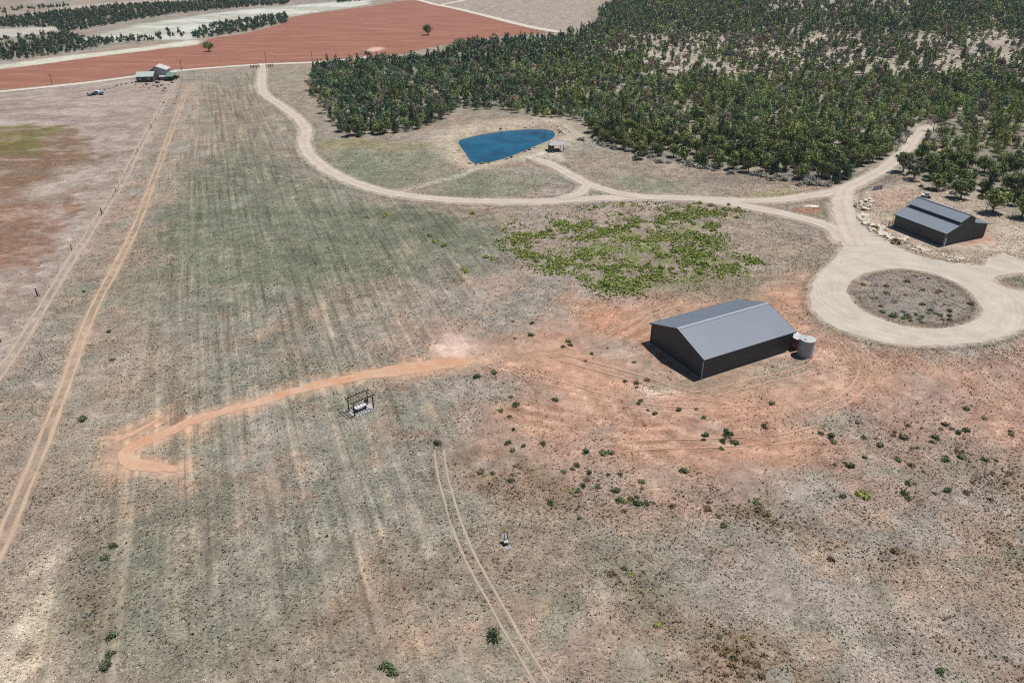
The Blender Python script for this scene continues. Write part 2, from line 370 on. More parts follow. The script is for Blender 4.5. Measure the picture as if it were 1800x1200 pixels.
# ground under the green shrubs
layer(region([(895,395),(980,368),(1110,352),(1240,358),(1330,385),(1370,420),(1330,480),(1180,520),(1060,515),(980,480),(900,440)], 5, 7) * .7, (163,143,130))
layer(region([(1000,470),(1060,440),(1150,430),(1300,440),(1330,470),(1250,500),(1140,516),(1060,512)], 4, 6) * sst(.34, .56, n3) * .7, (120,126,76))
layer(region([(900,440),(980,420),(1100,405),(1240,375),(1300,380),(1230,410),(1240,450),(1130,460),(1010,470)], 4, 8) * sst(.42, .6, n3) * .75, (122,128,76))
layer(region([(1240,366),(1420,385),(1470,440),(1440,490),(1330,500),(1330,440),(1290,400)], 4, 6) * .6, (160,143,122))
layer(region([(1180,500),(1330,490),(1330,525),(1200,535)], 3, 4) * .6, (134,128,106))
# barn yard
layer(region([(1500,400),(1495,350),(1540,325),(1590,290),(1660,320),(1720,350),(1790,385),(1900,420),(1950,480),(1730,470),(1600,440)], 3, 4) * .85, (183,162,141))
layer(region([(1730,400),(1850,400),(1900,470),(1745,458)], 4, 4) * .6, (198,180,160))
layer(region([(1700,412),(1735,405),(1740,420),(1700,428)], 1.5, 2) * .7, (190,135,105))
layer(region([(1540,340),(1600,330),(1620,345),(1560,365)], 2, 3) * .5, (178,140,120))
# ground inside the turning circle
isl = sdf(X, Y, ISLAND)
layer(sst(.5, -.8, isl) * .9, (150,138,128))
layer(sst(.5, -.8, isl) * sst(.45, .6, n3) * .7, (132,124,112))
layer(sst(.5, -.8, isl) * sst(-2.6, -1.2, isl + (n3 - .5)) * .6, (120,98,80))
layer(region([(1494,502),(1520,492),(1535,498),(1510,512)], .8, 1) * .8, (188,172,154))
layer(region([(1770,490),(1900,485),(1900,520),(1810,512)], 1, 1) * .8, (128,124,108))
# woodland floor, pale slopes
wd, op = wood_density(PXX, PYY)
layer(sst(.02, .2, wd) * .85, (160,147,131))
layer(sst(.02, .2, wd) * sst(.42, .6, n12) * .7, (128,120,104))
layer(op * sst(.02, .2, wd) * sst(.35, .55, n12) * .85, (184,171,155))
layer(sst(1180, 1260, PXX) * sst(1640, 1560, PXX) * sst(300, 308, PYY) * sst(330, 318, PYY) * .5, (120,112,106))
# pond banks
dp = sdf(X, Y, POND)
bankm = sst(9 + 7 * sst(215, 250, Y), 3, dp + (n9 - .5) * 6)
layer(bankm * .9, (190,174,154)); layer(bankm * sst(.48, .6, n3) * .6, (160,150,122))
layer(sst(1.6, .2, dp + (n3 - .5) * 2) * .6, (160,143,118)); layer(region([(800,252),(830,290),(822,296),(796,258)], .8, .6) * .5, (196,156,130))
layer(region([(922,276),(945,268),(987,266),(992,281),(978,291),(955,290)], 1.0, 1.0) * .9, (202,188,170))
# far fields
PALE = (206,204,192)
layer(region([(135,72),(250,42),(400,20),(560,6),(655,-2),(645,9),(560,21),(505,30),(350,62),(338,70),(250,70),(150,79)], 5, 4) * .95, PALE)
layer(region([(135,72),(250,42),(400,20),(560,6),(655,-2),(645,9),(505,30),(350,62),(338,70),(150,79)], 5, 4) * sst(.5, .62, fbm(X * .4, Y, 20, 4, 71)) * .5, (160,158,140))
layer(region([(-80,55),(100,46),(142,48),(62,61),(-80,76)], 5, 4) * .9, (190,184,168))
layer(region([(-80,128),(0,115),(100,100),(250,84),(335,70),(352,71),(344,79),(200,96),(40,117),(-80,132)], 3, 3) * .95, (208,204,184))
layer(region([(-80,40),(60,24),(130,10),(230,2),(320,-6),(480,-10),(330,6),(230,8),(110,18),(50,27),(-80,46)], 6, 3) * .8, (188,172,158))
layer(region([(230,8),(330,4),(360,8),(270,20),(235,22)], 6, 3) * .7, (170,120,108))
layer(region([(700,-10),(765,-6),(825,-2),(1040,-12),(1060,12),(1026,24),(1050,48),(970,62),(900,38),(800,14)], 5, 4) * .9, (166,151,137))
layer(sst(900, 1100, Y) * .9, (132,134,122))
# gravel spilled beside the roads, ditch lines
road_d = np.full(len(X), 1e3)
for p, hw in ((MAIN, 2.2), (LOWER, 2.2), (CROSS, 2.8), (POND_LANE, 2.0), (SPUR, 1.6)): road_d = np.minimum(road_d, line_d(X, Y, p) - hw)
road_d = np.minimum(road_d, np.maximum(sdf(X, Y, PLAZA), -isl))
layer(sst(2.6, .8, road_d) * sst(.8, 1.2, road_d) * sst(.36, .5, n9) * .5, (96,94,78))
layer(sst(1.6, -.2, road_d + (n3 - .5) * 1.6) * .75, (186,172,155))
C = np.clip(C / 255, 0, 1)
lum = 1 + (n3 - .5) * .22 + (fbm(X, Y, 1.4, 2, 81) - .5) * .22
C = np.clip(C * lum[:, None], 0, 1) * 255
gm = C.mean(1, keepdims=True); C = gm + (C - gm) * .89
GCOL = alb(C)
bare = np.maximum(region([(735,606),(790,582),(845,600),(852,640),(800,655),(750,640)], 2.5, 4), sst(2.4, -.5, d_soil + (n3 - .5) * 4))
bare = np.maximum(bare, region([(840,612),(960,600),(1100,610),(1140,650),(1000,660),(860,650)], 3, 5) * .8)
tuft = np.clip(1 - rut * .9 - bare - sst(1.0, -.5, road_d) - sst(.3, .7, red * .6) * .5 - bankm - sst(1.2, .5, d_track) * .8, .05, 1)

def ground_material():
    m = bpy.data.materials.new('dry_ground'); nt, b = nodes(m)
    co = N(nt, 'ShaderNodeTexCoord').outputs['Object']
    at = N(nt, 'ShaderNodeAttribute', attribute_name='col'); tf = N(nt, 'ShaderNodeAttribute', attribute_name='tuft').outputs['Fac']
    fine = noise_node(nt, co, 2.6, 4, .7); mid = noise_node(nt, co, .7, 3, .6); pebble = noise_node(nt, co, 9, 2, .7)
    sp = ramp(nt, fine, [(.30, grey(.55)), (.45, grey(.92)), (.56, grey(1.08)), (.74, grey(1.38))])
    soft = ramp(nt, fine, [(.3, grey(.82)), (.7, grey(1.16))])
    k = mix(nt, soft, sp, tf)
    c = mix(nt, at.outputs['Color'], k, 1.0, 'MULTIPLY')
    c = mix(nt, c, ramp(nt, mid, [(.32, (.80, .79, .76)), (.68, (1.18, 1.17, 1.15))]), 1.0, 'MULTIPLY')
    c = mix(nt, c, ramp(nt, pebble, [(.3, grey(.85)), (.7, grey(1.14))]), 1.0, 'MULTIPLY')
    rot = N(nt, 'ShaderNodeMapping', vector_type='POINT'); ang = math.atan2(SD[1], SD[0]); rot.inputs['Rotation'].default_value = (0, 0, -ang); nt.links.new(co, rot.inputs['Vector'])
    sc = N(nt, 'ShaderNodeMapping'); sc.inputs['Scale'].default_value = (.035, 1, 1); nt.links.new(rot.outputs[0], sc.inputs['Vector'])
    ln = ramp(nt, noise_node(nt, sc.outputs[0], 1.0, 2, .6), [(.34, (.66, .65, .63)), (.45, grey(.98)), (.55, grey(1)), (.66, (1.36, 1.3, 1.22))])
    c = mix(nt, c, mix(nt, c, ln, 1.0, 'MULTIPLY'), N(nt, 'ShaderNodeAttribute', attribute_name='drill').outputs['Fac'])
    nt.links.new(c, b.inputs['Base Color']); b.inputs['Roughness'].default_value = .95; b.inputs['Specular IOR Level'].default_value = .08
    bp = N(nt, 'ShaderNodeBump'); bp.inputs['Strength'].default_value = .5; bp.inputs['Distance'].default_value = .25
    nt.links.new(fine, bp.inputs['Height']); nt.links.new(bp.outputs[0], b.inputs['Normal'])
    return m
GM = ground_material()
i0 = (np.arange(nY - 1)[:, None] * nX + np.arange(nX - 1)[None, :]).ravel()
gme = np_mesh('ground', np.stack([X, Y, Z], 1), FQ=np.stack([i0, i0 + 1, i0 + nX + 1, i0 + nX], 1), col=GCOL, attrs={'tuft': tuft, 'drill': fieldmask}, mats=[GM])
gme.polygons.foreach_set('use_smooth', np.ones(len(gme.polygons), bool))
ground = tag(link('ground', gme), 'wide dry grassland with grey, brown and red soil patches', 'ground', kind='structure')

# ------------------------------------------------------------------ roads, tracks, red field, pond water
def road_material(name, rgb, dark=.16, ring=None):
    m = bpy.data.materials.new(name); nt, b = nodes(m); c0 = alb(rgb)
    co = N(nt, 'ShaderNodeTexCoord').outputs['Object']
    c = ramp(nt, noise_node(nt, co, .25, 4), [(.36, c0 * .92 if ring is None else alb(ring)), (.62, c0 * 1.06)])
    c = mix(nt, c, ramp(nt, noise_node(nt, co, 3.0, 4, .7), [(.3, grey(.84)), (.7, grey(1.13))]), 1.0, 'MULTIPLY')
    a = N(nt, 'ShaderNodeAttribute', attribute_name='wear').outputs['Fac']
    wob = N(nt, 'ShaderNodeMath', operation='MULTIPLY'); nt.links.new(a, wob.inputs[0]); nt.links.new(ramp(nt, noise_node(nt, co, .5, 3), [(.35, grey(0)), (.6, grey(1))]), wob.inputs[1])
    c = mix(nt, c, mix(nt, c, (1 - dark, 1 - dark * 1.05, 1 - dark * 1.15), 1.0, 'MULTIPLY'), wob.outputs[0])
    nt.links.new(c, b.inputs['Base Color']); b.inputs['Roughness'].default_value = .95; b.inputs['Specular IOR Level'].default_value = .1
    bp = N(nt, 'ShaderNodeBump'); bp.inputs['Strength'].default_value = .25; bp.inputs['Distance'].default_value = .1
    nt.links.new(noise_node(nt, co, 5, 3), bp.inputs['Height']); nt.links.new(bp.outputs[0], b.inputs['Normal'])
    return m
GRAVEL = road_material('pale_gravel', (198,184,168), .2); WHITE_ROAD = road_material('white_road', (214,203,186))
SOIL = road_material('red_soil', (200,166,140), .05, (197,150,117)); SAND = road_material('sandy_rut', (190,165,139), .1)
def ribbon_arrays(P, hw, z, jit=.3, seed=0, off=0.0, nseg=6):
    P = np.asarray(P); T = np.gradient(P, axis=0); T /= np.maximum(np.linalg.norm(T, axis=1), 1e-9)[:, None]
    Nn = np.stack([-T[:, 1], T[:, 0]], 1); s = np.arange(len(P)) * 1.0; hw = np.broadcast_to(hw, (len(P),))
    l = hw + (fbm(s, s * 0, 3.0, 3, seed) - .5) * 2 * jit; r = hw + (fbm(s, s * 0, 3.0, 3, seed + 5) - .5) * 2 * jit
    V = []; Wr = []
    for k in range(nseg + 1):
        t = k / nseg; o = off - r + (l + r) * t; q = P + Nn * o[:, None]; V.append(q); u = 2 * t - 1
        Wr.append(np.full(len(P), math.exp(-(u / .22) ** 2) + .8 * (abs(u) > .85)))
    V = np.stack(V, 1); n = len(P); V = V.reshape(-1, 2); zz = height(V[:, 0], V[:, 1]) + z
    i = (np.arange(n - 1)[:, None] * (nseg + 1) + np.arange(nseg)[None, :]).ravel()
    FQ = np.stack([i, i + nseg + 1, i + nseg + 2, i + 1], 1)
    return np.column_stack([V, zz]), FQ, np.stack(Wr, 1).ravel()
def ribbons(name, items, m, label):
    Vs, Fs, Ws, n = [], [], [], 0
    for it in items:
        v, f, w = ribbon_arrays(**it); Vs.append(v); Fs.append(f + n); Ws.append(w); n += len(v)
    me = np_mesh(name, np.concatenate(Vs), FQ=np.concatenate(Fs), attrs={'wear': np.concatenate(Ws)}, mats=[m])
    return tag(link(name, me), label, name.split('_')[-1], kind='structure')
ribbons('gravel_road', [dict(P=MAIN, hw=1.95, z=.040, jit=.5, seed=1)], GRAVEL, 'pale gravel driveway winding from the field road to the woodland')
ribbons('gravel_lane', [dict(P=LOWER, hw=2.0, z=.052, jit=.5, seed=2)], GRAVEL, 'lower fork of gravel leading down to the turning circle')
ribbons('crossing_road', [dict(P=CROSS, hw=2.5, z=.064, jit=.6, seed=3)], GRAVEL, 'short gravel link between the driveway and the turning circle')
ribbons('pond_lane', [dict(P=POND_LANE, hw=1.9, z=.076, jit=.35, seed=4), dict(P=SPUR, hw=1.5, z=.088, jit=.3, seed=5)], GRAVEL, 'gravel lane branching off towards the pond shelter')
ribbons('field_road', [dict(P=FIELD_ROAD, hw=2.2, z=.05, jit=.4, seed=6, nseg=4)], WHITE_ROAD, 'straight pale road along the near edge of the red field')
ribbons('far_road', [dict(P=FAR_ROAD, hw=3.4, z=.06, jit=.6, seed=7, nseg=4), dict(P=FAR_SPUR, hw=2.8, z=.08, jit=.6, seed=8, nseg=4)], WHITE_ROAD, 'pale road along the far right edge of the red field')
ribbons('dirt_track', [dict(P=TRACK, hw=np.linspace(.27, .13, len(TRACK)), z=.03, jit=.2, seed=10, off=.68, nseg=3), dict(P=TRACK, hw=np.linspace(.27, .13, len(TRACK)), z=.03, jit=.2, seed=12, off=-.68, nseg=3)], SAND, 'sandy two rut farm track running beside the fence')
ribbons('faint_track', [dict(P=FAINT, hw=.3, z=.03, jit=.2, seed=14, off=.75, nseg=3), dict(P=FAINT, hw=.3, z=.03, jit=.2, seed=16, off=-.75, nseg=3)], road_material('faint_rut', (181,163,145), .1), 'faint pair of wheel ruts left of the farm track')
ribbons('wheel_track', [dict(P=THIN, hw=.13, z=.03, jit=.08, seed=18, off=.62, nseg=2), dict(P=THIN, hw=.13, z=.03, jit=.08, seed=19, off=-.62, nseg=2)], road_material('thin_rut', (184,165,145), .1), 'thin pair of wheel lines crossing the foreground grass')
sw = (.7 + 1.0 * fbm(np.arange(len(SOIL_PATH)) * .5, np.zeros(len(SOIL_PATH)), 12, 3, 3)) * np.interp(np.arange(len(SOIL_PATH)) / len(SOIL_PATH), [0, .5, .8, 1], [1, .85, 1.3, 1.0])
sw = sw * np.clip(.2 + np.minimum(np.arange(len(SOIL_PATH)), np.arange(len(SOIL_PATH))[::-1]) / 12, 0, 1)
ribbons('dirt_path', [dict(P=SOIL_PATH, hw=sw, z=.032, jit=.45, seed=20, nseg=8), dict(P=STUB, hw=.5 * np.sin(np.linspace(.15, 3.0, len(STUB))), z=.044, jit=.3, seed=22)], SOIL, 'bare reddish dirt path with a hooked end in the dry grass')

TYRE = road_material('tyre_pressed_soil', (190,152,129), .05, (198,160,136)); tl = []
for k, pts in enumerate(([(850,640),(940,622),(1040,606),(1100,580),(1150,548),(1230,522)], [(900,650),(1000,680),(1120,712),(1260,722),(1400,712),(1500,690),(1560,650)], [(1150,700),(1240,692),(1340,668),(1420,648),(1448,615),(1432,580)], [(1440,570),(1490,605),(1520,640),(1500,690),(1420,735)], [(1040,795),(1140,782),(1260,778),(1380,770),(1500,740)], [(980,628),(1060,648),(1130,668),(1190,690),(1290,705)])):
    p = spline(WP(pts), .7)
    for s_ in (-.8, .8): tl.append(dict(P=p, hw=(.05 + .17 * fbm(np.arange(len(p)) * .5, np.zeros(len(p)), 4, 2, 30 + k)) * np.clip(np.minimum(np.arange(len(p)), np.arange(len(p))[::-1]) / 12, .05, 1), z=.03 + .004 * len(tl), jit=.12, seed=40 + 2 * k, off=s_ * (.9 + .08 * k), nseg=2))
ribbons('tyre_track', tl, TYRE, 'pale tyre lines sweeping over the red soil round the grey shed')
def sheet(name, outline, z, m, hole=None, wear=None, org=(0, 0)):
    """flat sheet from an outline (and a hole), triangulated"""
    bm = bmesh.new()
    for pts in ([outline] + ([hole] if hole is not None else [])):
        vs = [bm.verts.new((p[0] - org[0], p[1] - org[1], z)) for p in pts]
        for a, b in zip(vs, vs[1:] + vs[:1]): bm.edges.new((a, b))
    bmesh.ops.triangle_fill(bm, edges=bm.edges[:], use_beauty=True)
    for f in bm.faces:
        if f.normal.z < 0: f.normal_flip()
    me = bpy.data.meshes.new(name); bm.to_mesh(me); bm.free(); me.materials.append(m)
    o = link(name, me); o.location = (*org, 0); return o
def jag(P, amp, sc, seed):
    P = np.asarray(P); T = np.roll(P, -1, 0) - np.roll(P, 1, 0); T /= np.maximum(np.linalg.norm(T, axis=1), 1e-9)[:, None]
    return P + np.stack([T[:, 1], -T[:, 0]], 1) * ((fbm(P[:, 0], P[:, 1], sc, 3, seed) - .5) * 2 * amp)[:, None]
def plaza_material():
    m = bpy.data.materials.new('turning_gravel'); nt, b = nodes(m); c0 = alb((196,184,169))
    co = N(nt, 'ShaderNodeTexCoord').outputs['Object']
    ln = N(nt, 'ShaderNodeVectorMath', operation='LENGTH'); nt.links.new(co, ln.inputs[0])
    w = N(nt, 'ShaderNodeTexNoise', noise_dimensions='1D'); w.inputs['Scale'].default_value = 1.3; w.inputs['Detail'].default_value = 3
    wob = N(nt, 'ShaderNodeMath', operation='MULTIPLY_ADD'); nt.links.new(noise_node(nt, co, .12, 2), wob.inputs[0]); wob.inputs[1].default_value = 4.0
    nt.links.new(ln.outputs['Value'], wob.inputs[2]); nt.links.new(wob.outputs[0], w.inputs['W'])
    c = ramp(nt, w.outputs['Fac'], [(.35, c0 * .93), (.65, c0 * 1.04)])
    c = mix(nt, c, ramp(nt, noise_node(nt, co, .2, 4), [(.32, (.86, .855, .85)), (.68, grey(1.08))]), 1.0, 'MULTIPLY')
    c = mix(nt, c, ramp(nt, noise_node(nt, co, 3, 4, .7), [(.3, grey(.84)), (.7, grey(1.13))]), 1.0, 'MULTIPLY')
    nt.links.new(c, b.inputs['Base Color']); b.inputs['Roughness'].default_value = .95; b.inputs['Specular IOR Level'].default_value = .1
    return m
tag(sheet('turning_circle', jag(spline(PLAZA, .5, True), .55, 1.6, 3), .028, plaza_material(), hole=jag(ISLAND, .4, 1.2, 5), org=tuple(ISL_C)), 'broad gravel turning circle around a grassy island', 'driveway', kind='structure')

RED_F = spline(WP([(-90,167),(0,158),(150,143.5),(300,124),(463,111.5),(550,108),(606,103),(690,96.5),(720,93),(752,84),(790,78),(803,73),(860,67),(905,62),(962,58),(935,51),(880,37.5),(800,16.5),(762,9.5),(733,1),(700,3),(640,13),(560,23),(507,32),(503,40),(440,57),(366,69),(345,79),(200,96.5),(40,117.5),(-90,133)]), 12, False)
def field_material():
    m = bpy.data.materials.new('ploughed_red_soil'); nt, b = nodes(m); c0 = alb((154,106,88))
    co = N(nt, 'ShaderNodeTexCoord').outputs['Object']
    mp = N(nt, 'ShaderNodeMapping'); mp.inputs['Scale'].default_value = (.03, .13, 1); mp.inputs['Rotation'].default_value = (0, 0, R(12)); nt.links.new(co, mp.inputs['Vector'])
    c = ramp(nt, noise_node(nt, mp.outputs[0], 1.0, 6, .65), [(.3, alb((140,98,80))), (.5, c0), (.7, alb((170,124,104)))])
    c = mix(nt, c, ramp(nt, noise_node(nt, co, .35, 4, .7), [(.3, grey(.88)), (.7, grey(1.1))]), 1.0, 'MULTIPLY')
    ps = W(660, 87)
    sb = N(nt, 'ShaderNodeVectorMath', operation='SUBTRACT'); nt.links.new(co, sb.inputs[0]); sb.inputs[1].default_value = (ps[0], ps[1], 0)
    sc = N(nt, 'ShaderNodeVectorMath', operation='MULTIPLY'); nt.links.new(sb.outputs[0], sc.inputs[0]); sc.inputs[1].default_value = (1 / 9.0, 1 / 17.0, 0)
    ln = N(nt, 'ShaderNodeVectorMath', operation='LENGTH'); nt.links.new(sc.outputs[0], ln.inputs[0])
    ad = N(nt, 'ShaderNodeMath', operation='MULTIPLY_ADD'); nt.links.new(noise_node(nt, co, .15, 3), ad.inputs[0]); ad.inputs[1].default_value = .6; nt.links.new(ln.outputs['Value'], ad.inputs[2])
    c = mix(nt, alb((206,172,152)), c, ramp(nt, ad.outputs[0], [(.65, grey(0)), (1.0, grey(1))]))
    nt.links.new(c, b.inputs['Base Color']); b.inputs['Roughness'].default_value = .95; b.inputs['Specular IOR Level'].default_value = .08
    return m
tag(sheet('red_field', jag(RED_F, 1.2, 12, 9), .02, field_material()), 'bare ploughed red soil field beyond the pale road', 'field', kind='structure')

def water_material():
    m = bpy.data.materials.new('pond_water'); nt, b = nodes(m)
    co = N(nt, 'ShaderNodeTexCoord').outputs['Object']
    c = ramp(nt, noise_node(nt, co, .11, 5), [(.32, (.003, .042, .078)), (.5, (.005, .075, .135)), (.68, (.009, .105, .185))])
    nt.links.new(c, b.inputs['Base Color']); b.inputs['Roughness'].default_value = .12; b.inputs['IOR'].default_value = 1.33; b.inputs['Specular IOR Level'].default_value = .3
    bp = N(nt, 'ShaderNodeBump'); bp.inputs['Strength'].default_value = .25; bp.inputs['Distance'].default_value = .08
    mp = N(nt, 'ShaderNodeMapping'); mp.inputs['Scale'].default_value = (1, 2.2, 1); nt.links.new(co, mp.inputs['Vector'])
    nt.links.new(noise_node(nt, mp.outputs[0], 1.6, 3), bp.inputs['Height']); nt.links.new(bp.outputs[0], b.inputs['Normal'])
    return m
pw = POND - POND.mean(0); pw = POND.mean(0) + pw * 1.06
tag(sheet('pond_water', pw, POND_Z, water_material(), org=tuple(POND.mean(0))), 'deep blue water of the teardrop shaped pond', 'pond', kind='structure')
# ------------------------------------------------------------------ vegetation: meshes
def leaf_material(name, gloss=.25, vary=.3):
    m = bpy.data.materials.new(name); nt, b = nodes(m)
    at = N(nt, 'ShaderNodeAttribute', attribute_name='col').outputs['Color']
    oi = N(nt, 'ShaderNodeObjectInfo').outputs['Random']
    c = mix(nt, at, ramp(nt, oi, [(0, (1 - vary, 1 - vary, 1 - vary * .7)), (.5, (1, 1.02, .95)), (1, (1 + vary * .8, 1 + vary * .8, 1 + vary * .3))]), 1.0, 'MULTIPLY')
    nt.links.new(c, b.inputs['Base Color']); b.inputs['Roughness'].default_value = .75; b.inputs['Specular IOR Level'].default_value = gloss
    return m
LEAF = leaf_material('foliage', .25, .3); STRAW = leaf_material('dry_grass_blades', .1, 0.0)
def soft_blades(m):
    # thin blades scatter light through their whole clump: shade them as the clump's rounded top
    nt = m.node_tree; b = next(n for n in nt.nodes if n.type == 'BSDF_PRINCIPLED'); g = N(nt, 'ShaderNodeNewGeometry')
    s = N(nt, 'ShaderNodeVectorMath', operation='SCALE'); s.inputs['Scale'].default_value = .45; nt.links.new(g.outputs['Normal'], s.inputs[0])
    a = N(nt, 'ShaderNodeVectorMath', operation='ADD'); a.inputs[1].default_value = (0, 0, .8); nt.links.new(s.outputs[0], a.inputs[0])
    n = N(nt, 'ShaderNodeVectorMath', operation='NORMALIZE'); nt.links.new(a.outputs[0], n.inputs[0]); nt.links.new(n.outputs[0], b.inputs['Normal'])
soft_blades(STRAW)
BARK = mat('bark', (.12, .09, .07), .9, var=.35, scale=6, bump=.5)
DEADWOOD = mat('weathered_twigs', (.17, .14, .12), .9, var=.3, scale=5)

def quads(pos, nrm, size, rg, asp=1.6):
    """one small leaf card per point; returns V, F"""
    n = len(pos); t = rg.normal(size=(n, 3)); a = np.cross(nrm, t); a /= np.linalg.norm(a, axis=1)[:, None] + 1e-9
    b = np.cross(nrm, a); a = a * (size * asp * .5)[:, None]; b = b * (size * .5)[:, None]
    V = np.stack([pos - a - b * .6, pos + a * .2 - b, pos + a + b * .5, pos - a * .3 + b], 1).reshape(-1, 3)
    return V, np.arange(4 * n).reshape(-1, 4)
def crown(seed, kind='round', nclump=60, nq=14, leaf=.30, rgb=(62, 74, 40), rgb2=(98, 108, 58), spread=.28):
    rg = np.random.default_rng(seed); lob = []
    if kind == 'round':
        lob.append((np.array([0, 0, 2.3]), np.array([1.25, 1.25, 1.5])))
        for k in range(6):
            t = rg.uniform(0, 6.28); r = rg.uniform(.7, 1.15); lob.append((np.array([r * math.cos(t), r * math.sin(t), rg.uniform(1.4, 2.9)]), rg.uniform(.65, 1.05) * np.array([1, 1, .95])))
    elif kind == 'cone':
        for k in range(7):
            z = .9 + k * .58; r = 1.35 * (1 - k / 8.2); t = rg.uniform(0, 6.28); o = rg.uniform(0, .35)
            lob.append((np.array([o * math.cos(t), o * math.sin(t), z]), np.array([r, r, .55])))
    elif kind == 'open':
        for k in range(9):
            t = rg.uniform(0, 6.28); r = rg.uniform(.4, 1.6); lob.append((np.array([r * math.cos(t), r * math.sin(t), rg.uniform(1.5, 3.6)]), rg.uniform(.5, .8) * np.array([1, 1, .8])))
    else:   # low bush
        lob.append((np.array([0, 0, .15]), np.array([.55, .55, .55])))
        for k in range(4):
            t = rg.uniform(0, 6.28); lob.append((np.array([.35 * math.cos(t), .35 * math.sin(t), .15]), rg.uniform(.28, .42) * np.ones(3)))
    w = np.array([l[1][0] * l[1][1] for l in lob]) ** .8; w /= w.sum(); P, Nn, Cc = [], [], []
    c1, c2 = alb(rgb), alb(rgb2)
    for k in range(nclump):
        c, r = lob[rg.choice(len(lob), p=w)]; d = rg.normal(size=3); d[2] = d[2] * .9 + .25; d /= np.linalg.norm(d)
        ctr = c + r * d * rg.uniform(.72, 1.08); f = rg.uniform(0, 1) ** 1.3
        p = ctr + rg.normal(size=(nq, 3)) * spread * r.mean() * np.array([1, 1, .8]); p[:, 2] = np.maximum(p[:, 2], .05)
        n = d + rg.normal(size=(nq, 3)) * .55; n /= np.linalg.norm(n, axis=1)[:, None]
        P.append(p); Nn.append(n); Cc.append(np.repeat((c1 + (c2 - c1) * np.clip(f + rg.normal(size=(nq, 1)) * .15, 0, 1)), 4, axis=0))
    P = np.concatenate(P); V, Fq = quads(P, np.concatenate(Nn), rg.uniform(.7, 1.3, len(P)) * leaf, rg)
    return V, Fq, np.concatenate(Cc)
def trunk_mb(seed, h=2.2, r=.16, limbs=5, open_=False):
    rg = np.random.default_rng(seed); mb = MB(); p = np.zeros(3); q = np.array([rg.normal() * .12, rg.normal() * .12, h * .45])
    mb.bar((0, 0, -.1), q, r, r * .75, 7); t = np.array([q[0] + rg.normal() * .2, q[1] + rg.normal() * .2, h]); mb.bar(q, t, r * .75, r * .35, 6)
    for k in range(limbs):
        a = rg.uniform(0, 6.28); s = rg.uniform(.35, .9); b0 = q * (1 - s) + t * s if s > .5 else q * s * 2
        L = rg.uniform(.8, 1.5); e = b0 + np.array([math.cos(a) * L, math.sin(a) * L, rg.uniform(.3, 1.0)]); mb.bar(b0, e, r * .4, r * .12, 5)
        if open_:
            for j in range(4):
                s2 = rg.uniform(.4, 1); m_ = b0 * (1 - s2) + e * s2; mb.bar(m_, m_ + np.array([rg.normal() * .6, rg.normal() * .6, rg.uniform(.3, .9)]), r * .16, r * .05, 4)
    return mb
class Plant:
    """shared meshes of one kind of tree or bush"""
    def __init__(s, name, cr, leafmat=None, trunk=None, tname='trunk'):
        V, Fq, Cc = cr; s.cr = cr; s.crown = np_mesh(name + '_crown', V, FQ=Fq, col=Cc, mats=[leafmat or LEAF]) ; s.trunk = None
        if trunk is not None:
            me = bpy.data.meshes.new(name + '_trunk'); me.from_pydata(trunk[0].v, [], trunk[0].f); me.materials.append(trunk[1]); s.trunk = me; s.tname = tname
def plant(name, P, loc, rz, sc, label, cat, group=None, parts=True):
    if P.trunk is not None and parts:
        r = empty(name, loc, rz); r.scale = sc
        link('crown', P.crown, r); link(P.tname, P.trunk, r)
    else:
        r = link(name, P.crown); r.location = loc; r.rotation_euler = (0, 0, rz); r.scale = sc
    return tag(r, label, cat, group)

JUN = [Plant('juniper', crown(100 + k, 'round', 90, 20, .21, (74, 90, 50), (174, 182, 114)), trunk=(trunk_mb(200 + k), BARK)) for k in range(5)]
PIN = [Plant('pinyon', crown(120 + k, 'cone', 84, 18, .21, (55, 74, 54), (128, 150, 106)), trunk=(trunk_mb(220 + k, 3.4, .14, 4), BARK)) for k in range(4)]
OPEN = [Plant('oak', crown(140 + k, 'open', 80, 18, .21, (74, 82, 62), (150, 152, 122)), trunk=(trunk_mb(240 + k, 2.8, .17, 8, True), BARK)) for k in range(2)]
BARE = [Plant('bare', crown(160 + k, 'open', 40, 9, .14, (112, 96, 84), (150, 134, 120), .34), trunk=(trunk_mb(260 + k, 2.8, .15, 10, True), DEADWOOD)) for k in range(2)]
def far_crown(seed, kind, a, b): return crown(seed, kind, MIDN[0], MIDN[1], MIDN[2], a, b)
def far_set(): return [far_crown(300 + k, 'round' if k % 3 else 'cone', *((74, 90, 54), (170, 180, 118))) for k in range(4)] + \
       [far_crown(310 + k, 'cone' if k % 3 else 'round', *((55, 74, 58), (126, 146, 110))) for k in range(4)] + \
       [far_crown(320 + k, 'open', *((120, 108, 98), (168, 156, 144))) for k in range(2)]
MIDN = (80, 8, .24); MIDP = far_set(); MIDN = (40, 5, .44); FARP = far_set()
